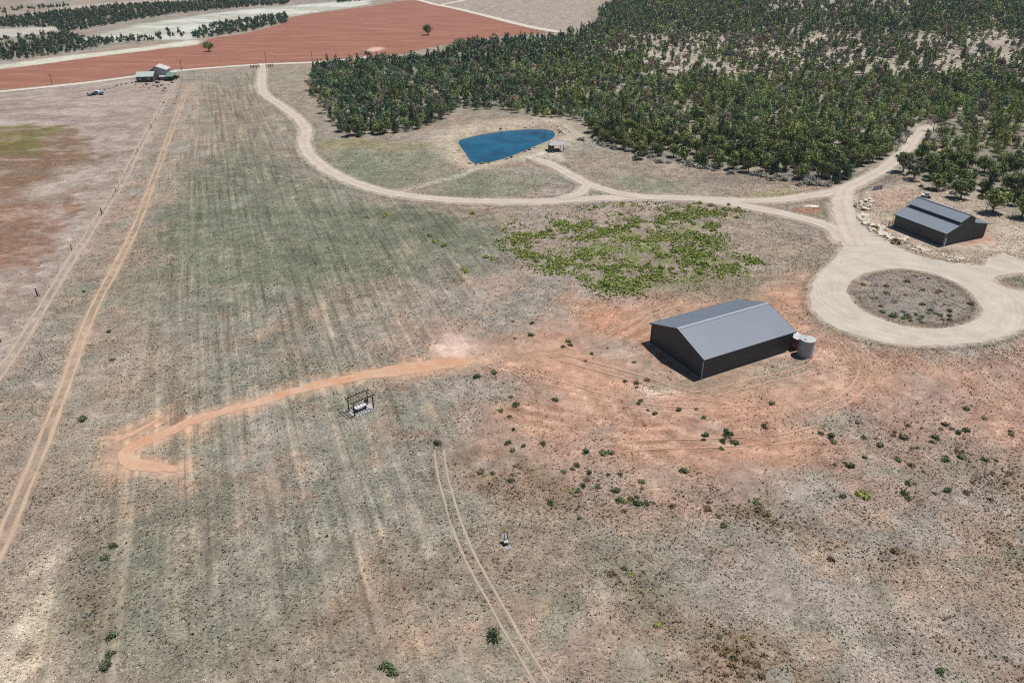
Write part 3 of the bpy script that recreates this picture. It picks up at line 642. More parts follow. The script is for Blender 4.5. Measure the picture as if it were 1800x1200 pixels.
def merged(name, protos, place, mats, tint):
    """many copies of leaf arrays in one mesh; place rows: kind, x, y, z, rz, scale, zscale; tint rows rgb"""
    Vs, Cs = [], []
    for k in range(len(protos)):
        sel = np.nonzero(place[:, 0] == k)[0]
        if not len(sel): continue
        V, Fq, Cc = protos[k]; p = place[sel]; c, s = np.cos(p[:, 4])[:, None], np.sin(p[:, 4])[:, None]
        x = (V[None, :, 0] * c - V[None, :, 1] * s) * p[:, 5:6] + p[:, 1:2]; y = (V[None, :, 0] * s + V[None, :, 1] * c) * p[:, 5:6] + p[:, 2:3]
        z = V[None, :, 2] * (p[:, 5] * p[:, 6])[:, None] + p[:, 3:4]
        Vs.append(np.stack([x, y, z], 2).reshape(-1, 3)); Cs.append((Cc[None] * tint[sel][:, None, :]).reshape(-1, 3))
    V = np.concatenate(Vs); return np_mesh(name, V, FQ=np.arange(len(V)).reshape(-1, 4), col=np.concatenate(Cs), mats=mats)

# ------------------------------------------------------------------ woodland
sp = 3.5
ax, ay = np.meshgrid(np.arange(-110, 900, sp), np.arange(140, 1500, sp)); ax = ax.ravel(); ay = ay.ravel()
ax = ax + rng.uniform(-.5, .5, ax.shape) * sp * .95; ay = ay + rng.uniform(-.5, .5, ay.shape) * sp * .95
az = height(ax, ay); apx, apy = PX(ax, ay, az); dens, aop = wood_density(apx, apy)
keep = (apx < 1980) & (rng.uniform(size=ax.shape) < dens * (.72 + .26 * sst(.3, .6, fbm(ax, ay, 30, 3, 91))))
roadc = np.minimum(line_d(ax, ay, MAIN) - 2.4, sdf(ax, ay, POND) - 11)
BARN_C = np.array([100.0, 161.0]); roadc = np.minimum(roadc, np.hypot(ax - BARN_C[0], ay - BARN_C[1]) - 15)
keep &= roadc > 1.2
# trees told apart one by one: pixel of the foot, kind, size, name, label
SINGLE = [
 ((367,91), JUN, 1.45, 'oak_tree', 'small lone green tree in the red field, the left one of two', 'tree'),
 ((752,62), JUN, 1.75, 'oak_tree', 'small lone green tree in the red field beyond the pale soil spot', 'tree'),
 ((1587,303), OPEN, 1.45, 'oak_tree', 'tall dark speckled tree beside the forest road where it meets the woodland', 'tree'),
 ((1606,316), OPEN, 1.25, 'oak_tree', 'dark low-crowned tree standing just right of the forest road mouth', 'tree'),
 ((1645,333), JUN, 1.25, 'juniper_tree', 'green juniper behind the left end of the barn roof', 'tree'),
 ((1688,350), JUN, 1.45, 'juniper_tree', 'broad green juniper behind the middle of the barn', 'tree'),
 ((1745,374), JUN, 1.7, 'juniper_tree', 'large round juniper on bare dirt behind the right end of the barn', 'tree'),
 ((1794,382), JUN, 1.45, 'juniper_tree', 'round juniper at the right edge of view beyond the barn', 'tree'),
 ((1729,303), JUN, 1.3, 'juniper_tree', 'juniper with a dark trunk on a pale clearing above the barn', 'tree'),
 ((1768,334), JUN, 1.4, 'juniper_tree', 'bushy juniper in the clearing upper right of the barn', 'tree'),
 ((1592,251), BARE, 1.15, 'bare_tree', 'brown leafless tree on the left side of the forest road', 'tree'),
 ((1641,231), BARE, 1.35, 'bare_tree', 'grey leafless tree at the upper end of the forest road', 'tree'),
 ((1637,262), BARE, 1.2, 'bare_tree', 'grey brown leafless tree on the right side of the forest road', 'tree'),
 ((1576,264), BARE, 1.0, 'bare_tree', 'small reddish leafless tree left of the forest road bend', 'tree'),
 ((1124,268), JUN, 1.0, 'juniper_tree', 'round green juniper standing forward of the wood right of the pond shelter', 'tree'),
 ((1150,268), JUN, .95, 'juniper_tree', 'second round juniper forward of the wood right of the pond shelter', 'tree'),
 ((1184,276), JUN, 1.05, 'juniper_tree', 'upright juniper at the foot of the wood among grey brush', 'tree')]
for (pxy, kind, s, nm, lab, cat) in SINGLE:
    w = W(*pxy); keep &= np.hypot(ax - w[0], ay - w[1]) > 3.4 * s
ax, ay, az, apx, apy, aop = (q[keep] for q in (ax, ay, az, apx, apy, aop))
order = np.argsort(np.hypot(ax, ay)); vis = order[(apx[order] > -5) & (apx[order] < 1815)]
near = vis[:300 - len(SINGLE)]; nearset = np.zeros(len(ax), bool); nearset[near] = True
for k, (pxy, kind, s, nm, lab, cat) in enumerate(SINGLE):
    w = W(*pxy); plant(nm, kind[k % len(kind)], (w[0], w[1], ground_z(*w) - .03), k * 1.7, (s, s, s * (1.0 if kind is not JUN else .95)), lab, cat)
for k, i in enumerate(near):
    x, y, px = ax[i], ay[i], apx[i]; u = rng.uniform(); s = float(np.clip(rng.normal(1.0, .2), .55, 1.5))
    grey_ = u > .955; pin = u < (.5 if px < 1000 else .16)
    nm = 'bare_tree' if grey_ else ('pine_tree' if pin else 'juniper_tree'); P = (BARE if grey_ else PIN if pin else JUN)
    where = 'in the front belt of the wood left of the pond' if px < 800 else 'on the edge of the wood behind the pond' if px < 1040 else 'in the front of the wood between the pond and the forest road' if px < 1575 else 'among the spaced trees on pale dirt above the barn'
    what = 'grey leafless tree' if grey_ else 'dark pointed pine' if pin else 'rounded green juniper'
    plant(nm, P[k % len(P)], (x, y, az[i] - .03), rng.uniform(0, 6.28), (s * .9, s * .9, s * rng.uniform(.95, 1.3)), what + ' ' + where, 'tree', what + 's ' + where)
fi = np.nonzero(~nearset)[0]; u = rng.uniform(size=len(fi)); left = sst(1100, 850, apx[fi]) + .35 * sst(140, 60, apy[fi])
kind = np.where(u > 1 - .07 - .2 * aop[fi], 8 + (rng.integers(0, 2, len(fi))), np.where(rng.uniform(size=len(fi)) < .15 + .65 * left, 4 + rng.integers(0, 4, len(fi)), rng.integers(0, 4, len(fi))))
sc = np.clip(rng.normal(.84, .22, len(fi)), .4, 1.35) * (1 - .1 * aop[fi])
tint = np.clip(rng.normal(1.03, .22, (len(fi), 1)), .55, 1.7) * np.stack([rng.normal(1, .09, len(fi)), np.ones(len(fi)), rng.normal(1.02, .12, len(fi))], 1)
place = np.column_stack([kind, ax[fi], ay[fi], az[fi] - .05, rng.uniform(0, 6.28, len(fi)), sc, rng.uniform(1.0, 1.4, len(fi))])
place[:, 0] += np.where(np.hypot(ax[fi], ay[fi]) < 390, 0, 10)
# woods far off on the left
fp, ft = [], []
for pts, d in FAR_WOODS:
    p = WP(pts); lo, hi = p.min(0), p.max(0); s0 = 3.6
    qx, qy = np.meshgrid(np.arange(lo[0], hi[0], s0), np.arange(lo[1], hi[1], s0)); qx = qx.ravel(); qy = qy.ravel()
    qx = qx + rng.uniform(-2.4, 2.4, qx.shape); qy = qy + rng.uniform(-2.4, 2.4, qy.shape)
    nn = fbm(qx, qy, 45, 3, 95); ppx, ppy = PX(qx, qy)
    ok = inside(qx, qy, p) & (rng.uniform(size=qx.shape) < d * (.35 + 1.1 * sst(.35, .6, nn))) & (ppx > -70) & (ppy > -6); qx, qy = qx[ok], qy[ok]
    k = np.where(rng.uniform(size=len(qx)) < .8, 4 + rng.integers(0, 4, len(qx)), rng.integers(0, 4, len(qx)))
    fp.append(np.column_stack([k, qx, qy, height(qx, qy) - .05, rng.uniform(0, 6.28, len(qx)), rng.uniform(.45, .85, len(qx)), rng.uniform(.8, 1.15, len(qx))]))
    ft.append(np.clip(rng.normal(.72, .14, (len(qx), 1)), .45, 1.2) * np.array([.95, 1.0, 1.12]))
print('woodland trees', len(ax), 'far', sum(map(len, fp)))
tag(link('woodland', merged('woodland', MIDP + FARP, place, [LEAF], tint)), 'dense dark green woodland covering the slope behind the pond', 'woodland', kind='stuff')
tag(link('far_woodland', merged('far_woodland', FARP, np.concatenate(fp), [LEAF], np.concatenate(ft))), 'distant dark bands of trees between the pale fields', 'woodland', kind='stuff')

# ------------------------------------------------------------------ dry grass tufts
def gidx(x, y):
    i = np.clip(np.searchsorted(gx, x), 0, nX - 1); j = np.clip(np.searchsorted(gy, y), 0, nY - 1); return j * nX + i
def scatter(y0, y1, dens, xpad=8):
    n = int((y1 - y0) * 2 * (.62 * y1 + 28) * dens); y = rng.uniform(y0, y1, n); x = rng.uniform(-1, 1, n) * (.62 * y1 + 28)
    ok = np.abs(x) < .62 * y + 28; return x[ok], y[ok]
B_RED = red; B_WEST = wf
def tufts(name, x, y, h, rad, blades, base, cvar, label, cat, lightness=1.0, w=.07):
    n = len(x); a = rng.uniform(0, 6.28, (n, blades)); r = rad[:, None] * rng.uniform(.4, 1.1, (n, blades)); hh = h[:, None] * rng.uniform(.5, 1.15, (n, blades))
    ca, sa = np.cos(a), np.sin(a); z = height(x, y)[:, None]; X0, Y0 = x[:, None], y[:, None]; ww = w * (1 + .5 * rng.uniform(size=(n, blades)))
    b0 = np.stack([X0 + ca * .05 * 1 - sa * ww, Y0 + sa * .05 + ca * ww, z + 0 * a - .02], 2); b1 = np.stack([X0 + ca * .05 + sa * ww, Y0 + sa * .05 - ca * ww, z + 0 * a - .02], 2)
    tp = np.stack([X0 + ca * r, Y0 + sa * r, z + hh], 2)
    V = np.stack([b0, b1, tp], 2).reshape(-1, 3)
    cc = base * lightness * np.clip(rng.normal(1, cvar, (n, 1)), .45, 1.7); cc = np.repeat(np.clip(cc, .01, .85), blades * 3, axis=0)
    me = np_mesh(name, V, FT=np.arange(len(V)).reshape(-1, 3), col=cc, mats=[STRAW])
    return tag(link(name, me), label, cat, kind='stuff')
xs, ys = [], []
for y0, y1, d in ((38, 75, 16), (75, 110, 10.5), (110, 160, 6), (160, 230, 2.8), (230, 330, .9)):
    a, b = scatter(y0, y1, d); xs.append(a); ys.append(b)
tx, ty = np.concatenate(xs), np.concatenate(ys); gi = gidx(tx, ty)
patch = fbm(tx, ty, 6, 3, 101)
pr = tuft[gi] * (1 - .75 * B_RED[gi] * sst(.62, .4, patch)) * (1 - .85 * B_WEST[gi]) * sst(.25, .5, patch + .12) * (1 - .7 * fieldmask[gi] * sst(.5, .62, st[gi]))
ok = (rng.uniform(size=len(tx)) < pr) & (dp[gi] > 5) & ~((road_d[gi] < .2)) & (wd[gi] < .3)
for p, hw in ((TRACK, 1.3), (FAINT, .9), (SOIL_PATH, 1.9), (STUB, 1.0)): ok &= line_d(tx, ty, p) > hw
dth = line_d(tx, ty, THIN); ok &= ~((dth > .42) & (dth < .85))
SHED_O = np.array([29.75, 97.6]); SHED_YAW = .487; SL, SW_ = 19.1, 13.1
def shed_local(x, y):
    c, s = math.cos(SHED_YAW), math.sin(SHED_YAW); dx, dy = x - SHED_O[0], y - SHED_O[1]; return dx * c + dy * s, -dx * s + dy * c
u_, v_ = shed_local(tx, ty); ok &= ~((u_ > -.8) & (u_ < SL + .8) & (v_ > -.8) & (v_ < SW_ + .8)); ok &= np.hypot(tx - 100, ty - 161) > 11
tx, ty, gi = tx[ok], ty[ok], gi[ok]; q = rng.uniform(size=len(tx)); br = q < (.045 * sst(230, 90, ty) + .01) * 2 * sst(.42, .6, fbm(tx, ty, 5, 3, 131)) + .2 * brown[gi]
print('tufts', len(tx))
far_s = .78 + .45 * sst(80, 260, ty)
base = GCOL[gi]
straw = np.where(rng.uniform(size=(len(tx), 1)) < .5, base * np.array([1.38, 1.35, 1.31]) + .012, base * np.array([1.08, 1.05, 1.0]))
m = ~br; tufts('dry_grass', tx[m], ty[m], (.08 + .09 * rng.uniform(size=m.sum())) * far_s[m], (.15 + .15 * rng.uniform(size=m.sum())) * far_s[m], 5, straw[m], .22, 'short dry straw coloured grass tufts over the whole field', 'dry grass')
m = br; tufts('brown_weeds', tx[m], ty[m], (.16 + .16 * rng.uniform(size=m.sum())) * far_s[m], (.18 + .18 * rng.uniform(size=m.sum())) * far_s[m], 8, base[m] * np.array([.92, .88, .76]), .22, 'low brown and olive weeds dotted through the dry grass', 'weeds')

# ------------------------------------------------------------------ green shrub bed and scattered shrubs
def bush(seed, a, b, n=26, q=12, leaf=.16): return Plant('bush', crown(seed, 'bush', n, q, leaf, a, b, .3))
GREEN = [bush(400 + k, (98, 120, 46), (164, 180, 84)) for k in range(4)]; LIME = [bush(410 + k, (134, 140, 70), (188, 188, 112)) for k in range(3)]
DARK = [bush(420 + k, (66, 80, 52), (120, 130, 90)) for k in range(3)]; SAGE = [bush(430 + k, (120, 120, 108), (176, 172, 160)) for k in range(3)]
RUST = [bush(440 + k, (112, 92, 66), (156, 134, 100)) for k in range(2)]
def inpoly(px_pts): return WP(px_pts)
BED = inpoly([(898,400),(940,385),(1010,372),(1100,352),(1180,360),(1240,356),(1300,362),(1300,385),(1250,395),(1290,440),(1328,452),(1325,470),(1250,490),(1160,510),(1070,512),(1010,485),(960,470),(900,440)])
def rand_in(poly, n, rule=None):
    out = []; lo, hi = poly.min(0), poly.max(0); g = 0
    while len(out) < n and g < 900:
        g += 1; p = rng.uniform(lo, hi, (400, 2)); k = inside(p[:, 0], p[:, 1], poly)
        if rule is not None: k &= rule(p[:, 0], p[:, 1]) > rng.uniform(size=400)
        out += list(p[k])
    return np.array(out[:n])
ROWS = [spline(WP(p), 1) for p in ([(905,430),(960,412),(1040,408),(1110,400),(1160,385),(1230,376),(1290,368)], [(905,445),(940,452),(985,470),(1040,450)], [(1030,490),(1090,478),(1140,465),(1180,450),(1230,430),(1240,400)], [(1140,480),(1200,475),(1240,470),(1290,468),(1325,462)], [(1060,500),(1120,505)], [(1000,395),(1080,405),(1120,415)], [(1190,365),(1250,362)], [(1150,430),(1190,420),(1220,450)])]
def rowdist(x, y):
    d = np.full(np.shape(x), 1e3)
    for r in ROWS: d = np.minimum(d, line_d(x, y, r))
    return d
gp = rand_in(BED, 185, lambda x, y: .1 + .9 * sst(5.0, .5, rowdist(x, y)) * sst(.3, .5, fbm(x, y, 5, 3, 111)))
for k, p in enumerate(gp):
    lime = fbm(p[:1], p[1:], 14, 2, 113)[0] > .55; s = rng.uniform(.55, 1.15)
    plant('green_shrub', (LIME if lime else GREEN)[k % 3], (p[0], p[1], -.05), rng.uniform(0, 6.28), (s, s, s * rng.uniform(.7, 1.0)),
          'yellow green shrub in the green bed between driveway and grey shed' if lime else 'bright green shrub in the green bed between driveway and grey shed', 'shrub', 'lime shrubs of the green bed' if lime else 'green shrubs of the green bed')
cx = rand_in(BED.mean(0) + (BED - BED.mean(0)) * 1.14, 9800, lambda x, y: (.16 + .84 * sst(6.5, .5, rowdist(x, y))) * sst(.36, .62, fbm(x, y, 3, 3, 115)))
cg = gidx(cx[:, 0], cx[:, 1]); cx = cx[(road_d[cg] > .8)]
gcol = np.where(rng.uniform(size=(len(cx), 1)) < .55, alb((150, 160, 78)), alb((116, 134, 60)))
tufts('green_ground_cover', cx[:, 0], cx[:, 1], .14 + .22 * rng.uniform(size=len(cx)), .16 + .22 * rng.uniform(size=len(cx)), 9, gcol, .2, 'bright green leafy growth spread between the shrubs of the bed', 'ground cover', w=.1)
HAND = [(1280,765,DARK,1.5),(1272,775,DARK,1.2),(1290,778,DARK,1.3),(1276,758,DARK,1.0),(1268,788,DARK,.9),(1512,868,LIME,1.5),(1522,873,LIME,1.3),(1480,872,DARK,1.0),(1590,868,DARK,1.2),(1495,820,DARK,1.2),(1660,808,DARK,1.4),(1690,805,DARK,1.1),(1460,768,DARK,1.2),(1465,778,DARK,1.1),(1590,770,DARK,1.3),(1645,770,DARK,1.2),(1640,778,DARK,1.0),(1357,709,DARK,1.1),(1698,757,DARK,1.1),(840,663,DARK,1.5),(868,655,DARK,1.2),(907,712,DARK,1.2),(882,722,DARK,1.0),(975,703,DARK,1.1),(867,1118,DARK,1.6),(690,1178,DARK,1.4),(676,1172,DARK,1.2),(1120,885,DARK,1.3),(1098,882,LIME,.9),(1088,880,DARK,1.1),(1000,862,LIME,.8),(1014,863,DARK,1.0),(770,780,DARK,1.3),(1030,795,DARK,1.2),(1060,798,DARK,1.3),(1075,796,DARK,1.1),(955,780,DARK,1.0),(1203,829,DARK,1.3),(185,980,DARK,1.0),(200,960,DARK,1.0),(200,1118,DARK,1.3),(185,1170,DARK,1.3),(195,1150,DARK,1.0),(1258,1136,RUST,.9),(1270,1150,RUST,1.0),(1282,1140,RUST,.8),(1290,1155,DARK,.9),(1300,1146,RUST,1.0),(1312,1160,RUST,.9),(1286,1172,RUST,1.0),(1324,1132,RUST,.8),(1310,1122,LIME,.7),(1330,1170,RUST,.9),(1345,1150,RUST,.8),(1300,1185,RUST,.9),(1265,1120,DARK,.7),(1340,1188,RUST,.9),(1275,1188,RUST,.8),(1100,1000,DARK,1.0),(1110,1010,LIME,.9),(1075,1010,RUST,1.2),(1155,1100,LIME,.9),(145,737,DARK,1.4),(198,633,DARK,.9),(193,583,DARK,1.1),(147,513,DARK,.9),(855,452,LIME,1.6),(866,456,GREEN,1.4),(765,425,LIME,1.7),(780,432,LIME,1.5),(755,415,GREEN,1.3),(680,378,LIME,1.5),(675,382,GREEN,1.2),(830,376,LIME,1.6),(645,382,LIME,1.3),(815,475,LIME,1.5),(820,480,GREEN,1.2),(1000,600,DARK,1.0),(1003,607,DARK,1.0),(935,590,DARK,1.3),(845,628,DARK,1.0),(990,610,DARK,.9),(1655,1180,DARK,1.1),(1460,985,RUST,1.0),(1575,970,RUST,1.2),(1330,895,RUST,1.3),(1345,905,RUST,1.2)]
nmc = {id(DARK): ('dark green shrub', 'dark_shrub'), id(LIME): ('yellow green shrub', 'lime_shrub'), id(GREEN): ('bright green shrub', 'green_shrub'), id(RUST): ('brown dry shrub', 'brown_shrub')}
def area_word(px, py):
    if py < 500: return 'in the grass left of the green bed'
    if py < 700 and px > 700: return 'on red soil left of the grey shed'
    if px < 420: return 'beside the farm track on the left'
    if py > 930: return 'in the near foreground grass'
    return 'on the reddish ground in front of the grey shed'
extra = []
for poly, n in (([(860,690),(1150,700),(1500,740),(1790,700),(1800,880),(1500,900),(1100,890),(880,820)], 70), ([(800,780),(1200,840),(1300,930),(1000,920),(840,850)], 22), ([(880,560),(1120,560),(1180,690),(900,690)], 12)):
    for p in rand_in(WP(poly), n, lambda x, y: sst(.42, .6, fbm(x, y, 8, 3, 121)) + .05):
        px, py = PX(p[0], p[1]); extra.append((px, py, DARK if rng.uniform() < .62 else RUST, rng.uniform(.6, 1.15)))
for k, (px, py, kd, s) in enumerate(HAND + extra):
    w = W(px, py); a, nm = nmc[id(kd)]
    if line_d(w[:1], w[1:], SOIL_PATH)[0] < 1.5: continue
    plant(nm, kd[k % len(kd)], (w[0], w[1], -.06), k * 2.4, (s * .68, s * .68, s * .6), a + ' ' + area_word(px, py), 'shrub', a + 's ' + area_word(px, py))
# grey brush along the foot of the wood, low shrubs in the island and by the rocks
sb = rand_in(WP([(1010,250),(1090,266),(1110,280),(1190,292),(1250,303),(1330,312),(1400,326),(1470,330),(1530,305),(1500,300),(1400,308),(1250,290),(1150,275),(1050,238)]), 85)
for k, p in enumerate(sb):
    s = rng.uniform(1.0, 2.2)
    if line_d(p[:1], p[1:], MAIN)[0] < 4: continue
    plant('sagebrush', (SAGE + DARK[:1])[k % 4] if k % 3 else SAGE[k % 3], (p[0], p[1], ground_z(*p) - .05), k * 1.3, (s, s, s * .7), 'pale grey brush along the foot of the woodland', 'sagebrush', 'grey brush along the foot of the woodland')
for k in range(26):
    i = rng.integers(0, len(POND)); q = POND[i]
    if PX(*q)[1] < 250 and rng.uniform() < .6: continue
    q = q + (q - POND.mean(0)) / np.linalg.norm(q - POND.mean(0)) * rng.uniform(.2, 1.6); s = rng.uniform(.5, 1.0)
    plant('waterside_weed', (LIME + DARK)[k % 6], (q[0], q[1], ground_z(*q) - .05), k * 1.1, (s, s, s * .8), 'yellow green weed clump at the edge of the pond' if k % 6 < 3 else 'dark green weed clump at the edge of the pond', 'weed', 'yellow weeds round the pond' if k % 6 < 3 else 'dark weeds round the pond')
rb = rand_in(WP([(1600,320),(1660,300),(1720,300),(1800,320),(1800,372),(1740,352),(1650,342)]), 55)
for k, p in enumerate(rb):
    s = rng.uniform(.9, 1.7); kd = (SAGE, DARK, SAGE)[k % 3]
    plant('sagebrush', kd[k % 3], (p[0], p[1], ground_z(*p) - .05), k * 1.3, (s, s, s * .7), 'grey green brush on the pale dirt behind the barn' if k % 3 != 1 else 'dark low bush on the pale dirt behind the barn', 'sagebrush', 'grey brush behind the barn' if k % 3 != 1 else 'dark bushes behind the barn')
ib = rand_in(WP([(1500,510),(1560,480),(1640,490),(1712,530),(1700,560),(1620,572),(1560,560)]), 46, lambda x, y: .25 + .75 * sst(520, 560, PX(x, y)[1]))
for k, p in enumerate(ib):
    s = rng.uniform(.5, 1.0); kd = (DARK, RUST, SAGE)[k % 3]
    plant('island_shrub', kd[k % 2], (p[0], p[1], -.05), k * 1.9, (s, s, s * .7), 'low scrubby bush in the island of the turning circle', 'shrub', 'bushes in the turning circle island')
for pxy, kd, s, lab in (((1540,403), GREEN, 1.6, 'green bush at the left end of the boulder row'), ((1577,428), RUST, 1.7, 'brown bush in the middle of the boulder row'), ((1508,364), GREEN, 1.5, 'green weed clump at the left of the rock pile')):
    w = W(*pxy); plant('roadside_shrub', kd[0], (w[0], w[1], -.05), .4, (s, s, s * .9), lab, 'shrub')
# ------------------------------------------------------------------ buildings
CHAR = mat('charcoal_steel', (.055, .060, .068), .5, var=.14, scale=.9, spec=.35); CHAR2 = mat('dark_trim', (.03, .031, .034), .5, var=.1)
ROOF = mat('grey_steel_roof', (.165, .185, .215), .42, var=.06, scale=.35, spec=.5); RIDGE = mat('ridge_cap', (.25, .275, .31), .4, var=.05, spec=.5)
CONC = mat('concrete', (.38, .36, .33), .9, var=.15, scale=2, bump=.2); WHITE = mat('white_paint', (.62, .62, .61), .5, var=.08, scale=3)
GREYP = mat('grey_paint', (.32, .33, .35), .6, var=.12); REDP = mat('faded_red_paint', (.28, .085, .085), .6, var=.25, scale=3)
BLACK = mat('black_rubber', (.02, .02, .02), .8, var=.1); STEEL = mat('dull_steel', (.30, .31, .32), .4, .6, var=.15, scale=3)
WOOD = mat('grey_weathered_wood', (.20, .16, .125), .85, var=.3, scale=6, bump=.3); WOODD = mat('dark_brown_wood', (.075, .055, .042), .8, var=.3, scale=6, bump=.3)
STONE = mat('cream_sandstone', (.60, .52, .41), .9, var=.3, scale=1.5, bump=.6, bscale=6)

def ribbed_roof(x0, x1, ya, za, yb, zb, t=.08, step=.3):
    """sloping sheet running along x, ribs going up the slope"""
    mb = MB(); mb.hexa([(x0,ya,za-t),(x1,ya,za-t),(x1,yb,zb-t),(x0,yb,zb-t)], [(x0,ya,za),(x1,ya,za),(x1,yb,zb),(x0,yb,zb)])
    n = int((x1 - x0) / step)
    for k in range(n + 1):
        x = x0 + .03 + (x1 - x0 - .1) * k / n; w, h = .035, .018
        mb.hexa([(x,ya,za+.002),(x+w,ya,za+.002),(x+w,yb,zb+.002),(x,yb,zb+.002)], [(x+.01,ya,za+h),(x+w-.01,ya,za+h),(x+w-.01,yb,zb+h),(x+.01,yb,zb+h)])
    return mb
def make_shed():
    L, Wd, H, Rg = SL, SW_, 3.68, 5.85
    r = empty('metal_shed', (*SHED_O, 0), SHED_YAW)
    MB().box((-.1, -.1, -.2), (L + .1, Wd + .1, .05)).build('slab', CONC, r)
    mb = MB(); P = [(0, 0), (0, H), (Wd / 2, Rg - .12), (Wd, H), (Wd, 0)]        # y, z
    z0 = .05
    v = [(x, y, max(z, z0)) for x in (0, L) for y, z in P]
    mb.add(v, [(0,1,2,3,4), (9,8,7,6,5), (0,5,6,1), (3,8,9,4), (1,6,7,2), (2,7,8,3), (0,4,9,5)])
    for k in range(int(L / .45)):
        x = .25 + k * .45
        for y in (-.035, Wd + .002): mb.box((x, y, z0), (x + .06, y + .033, H - .1))
    for k in range(int(Wd / .45)):
        y = .25 + k * .45; top = H + (Rg - H) * (1 - abs(y - Wd / 2) / (Wd / 2)) - .3
        for x in (-.035, L + .002): mb.box((x, y, z0), (x + .033, y + .06, top))
    mb.build('wall', CHAR, r)
    e = .32; s = (Rg - H) / (Wd / 2)
    ribbed_roof(-.28, L + .28, -e, H - e * s + .12, Wd / 2, Rg + .12).build('roof_panel', ROOF, r)
    ribbed_roof(-.28, L + .28, Wd + e, H - e * s + .12, Wd / 2, Rg + .12).build('roof_panel', ROOF, r)
    c = MB()
    for sg in (-1, 1):
        c.hexa([(-.3, Wd/2, Rg+.175), (L+.3, Wd/2, Rg+.175), (L+.3, Wd/2+sg*.3, Rg+.175-.3*s), (-.3, Wd/2+sg*.3, Rg+.175-.3*s)],
               [(-.3, Wd/2, Rg+.21), (L+.3, Wd/2, Rg+.21), (L+.3, Wd/2+sg*.3, Rg+.21-.3*s), (-.3, Wd/2+sg*.3, Rg+.21-.3*s)])
    c.build('ridge_cap', RIDGE, r)
    for y, ye in ((-e, 0), (Wd + e, Wd)):
        MB().box((-.28, min(y, y - .06 if y < 0 else y), H - e * s - .06), (L + .28, max(y, y + .06 if y > 0 else y), H - e * s + .115)).build('eave_trim', CHAR2, r)
    for x in (-.3, L + .282):
        t = MB()
        for ya, yb in ((-e, Wd / 2), (Wd + e, Wd / 2)):
            za = H - e * s
            t.hexa([(x, ya, za - .06), (x + .018, ya, za - .06), (x + .018, yb, Rg - .06), (x, yb, Rg - .06)], [(x, ya, za + .15), (x + .018, ya, za + .15), (x + .018, yb, Rg + .15), (x, yb, Rg + .15)])
        t.build('rake_trim', CHAR2, r)
    for x, y in ((0, 0), (L, 0), (L, Wd), (0, Wd)):
        sx = -1 if x == 0 else 1; sy = -1 if y == 0 else 1
        MB().box((min(x + sx * .045, x - sx * .1), min(y + sy * .045, y - sy * .1), z0), (max(x + sx * .045, x - sx * .1), max(y + sy * .045, y - sy * .1), H - .12)).build('corner_trim', GREYP if (x, y) == (0, 0) else CHAR2, r)  # near corner trim takes the paler grey: the wall corner's highlight, put into colour
    d = MB().box((L + .04, 4.3, .06), (L + .09, 8.8, 3.3))
    for k in range(5): d.box((L + .09, 4.35, .2 + .64 * k), (L + .115, 8.75, .2 + .64 * k + .56))
    d.build('roller_door', GREYP, r)
    tag(r, 'long charcoal metal shed with a grey gabled roof on reddish soil', 'shed')
make_shed()

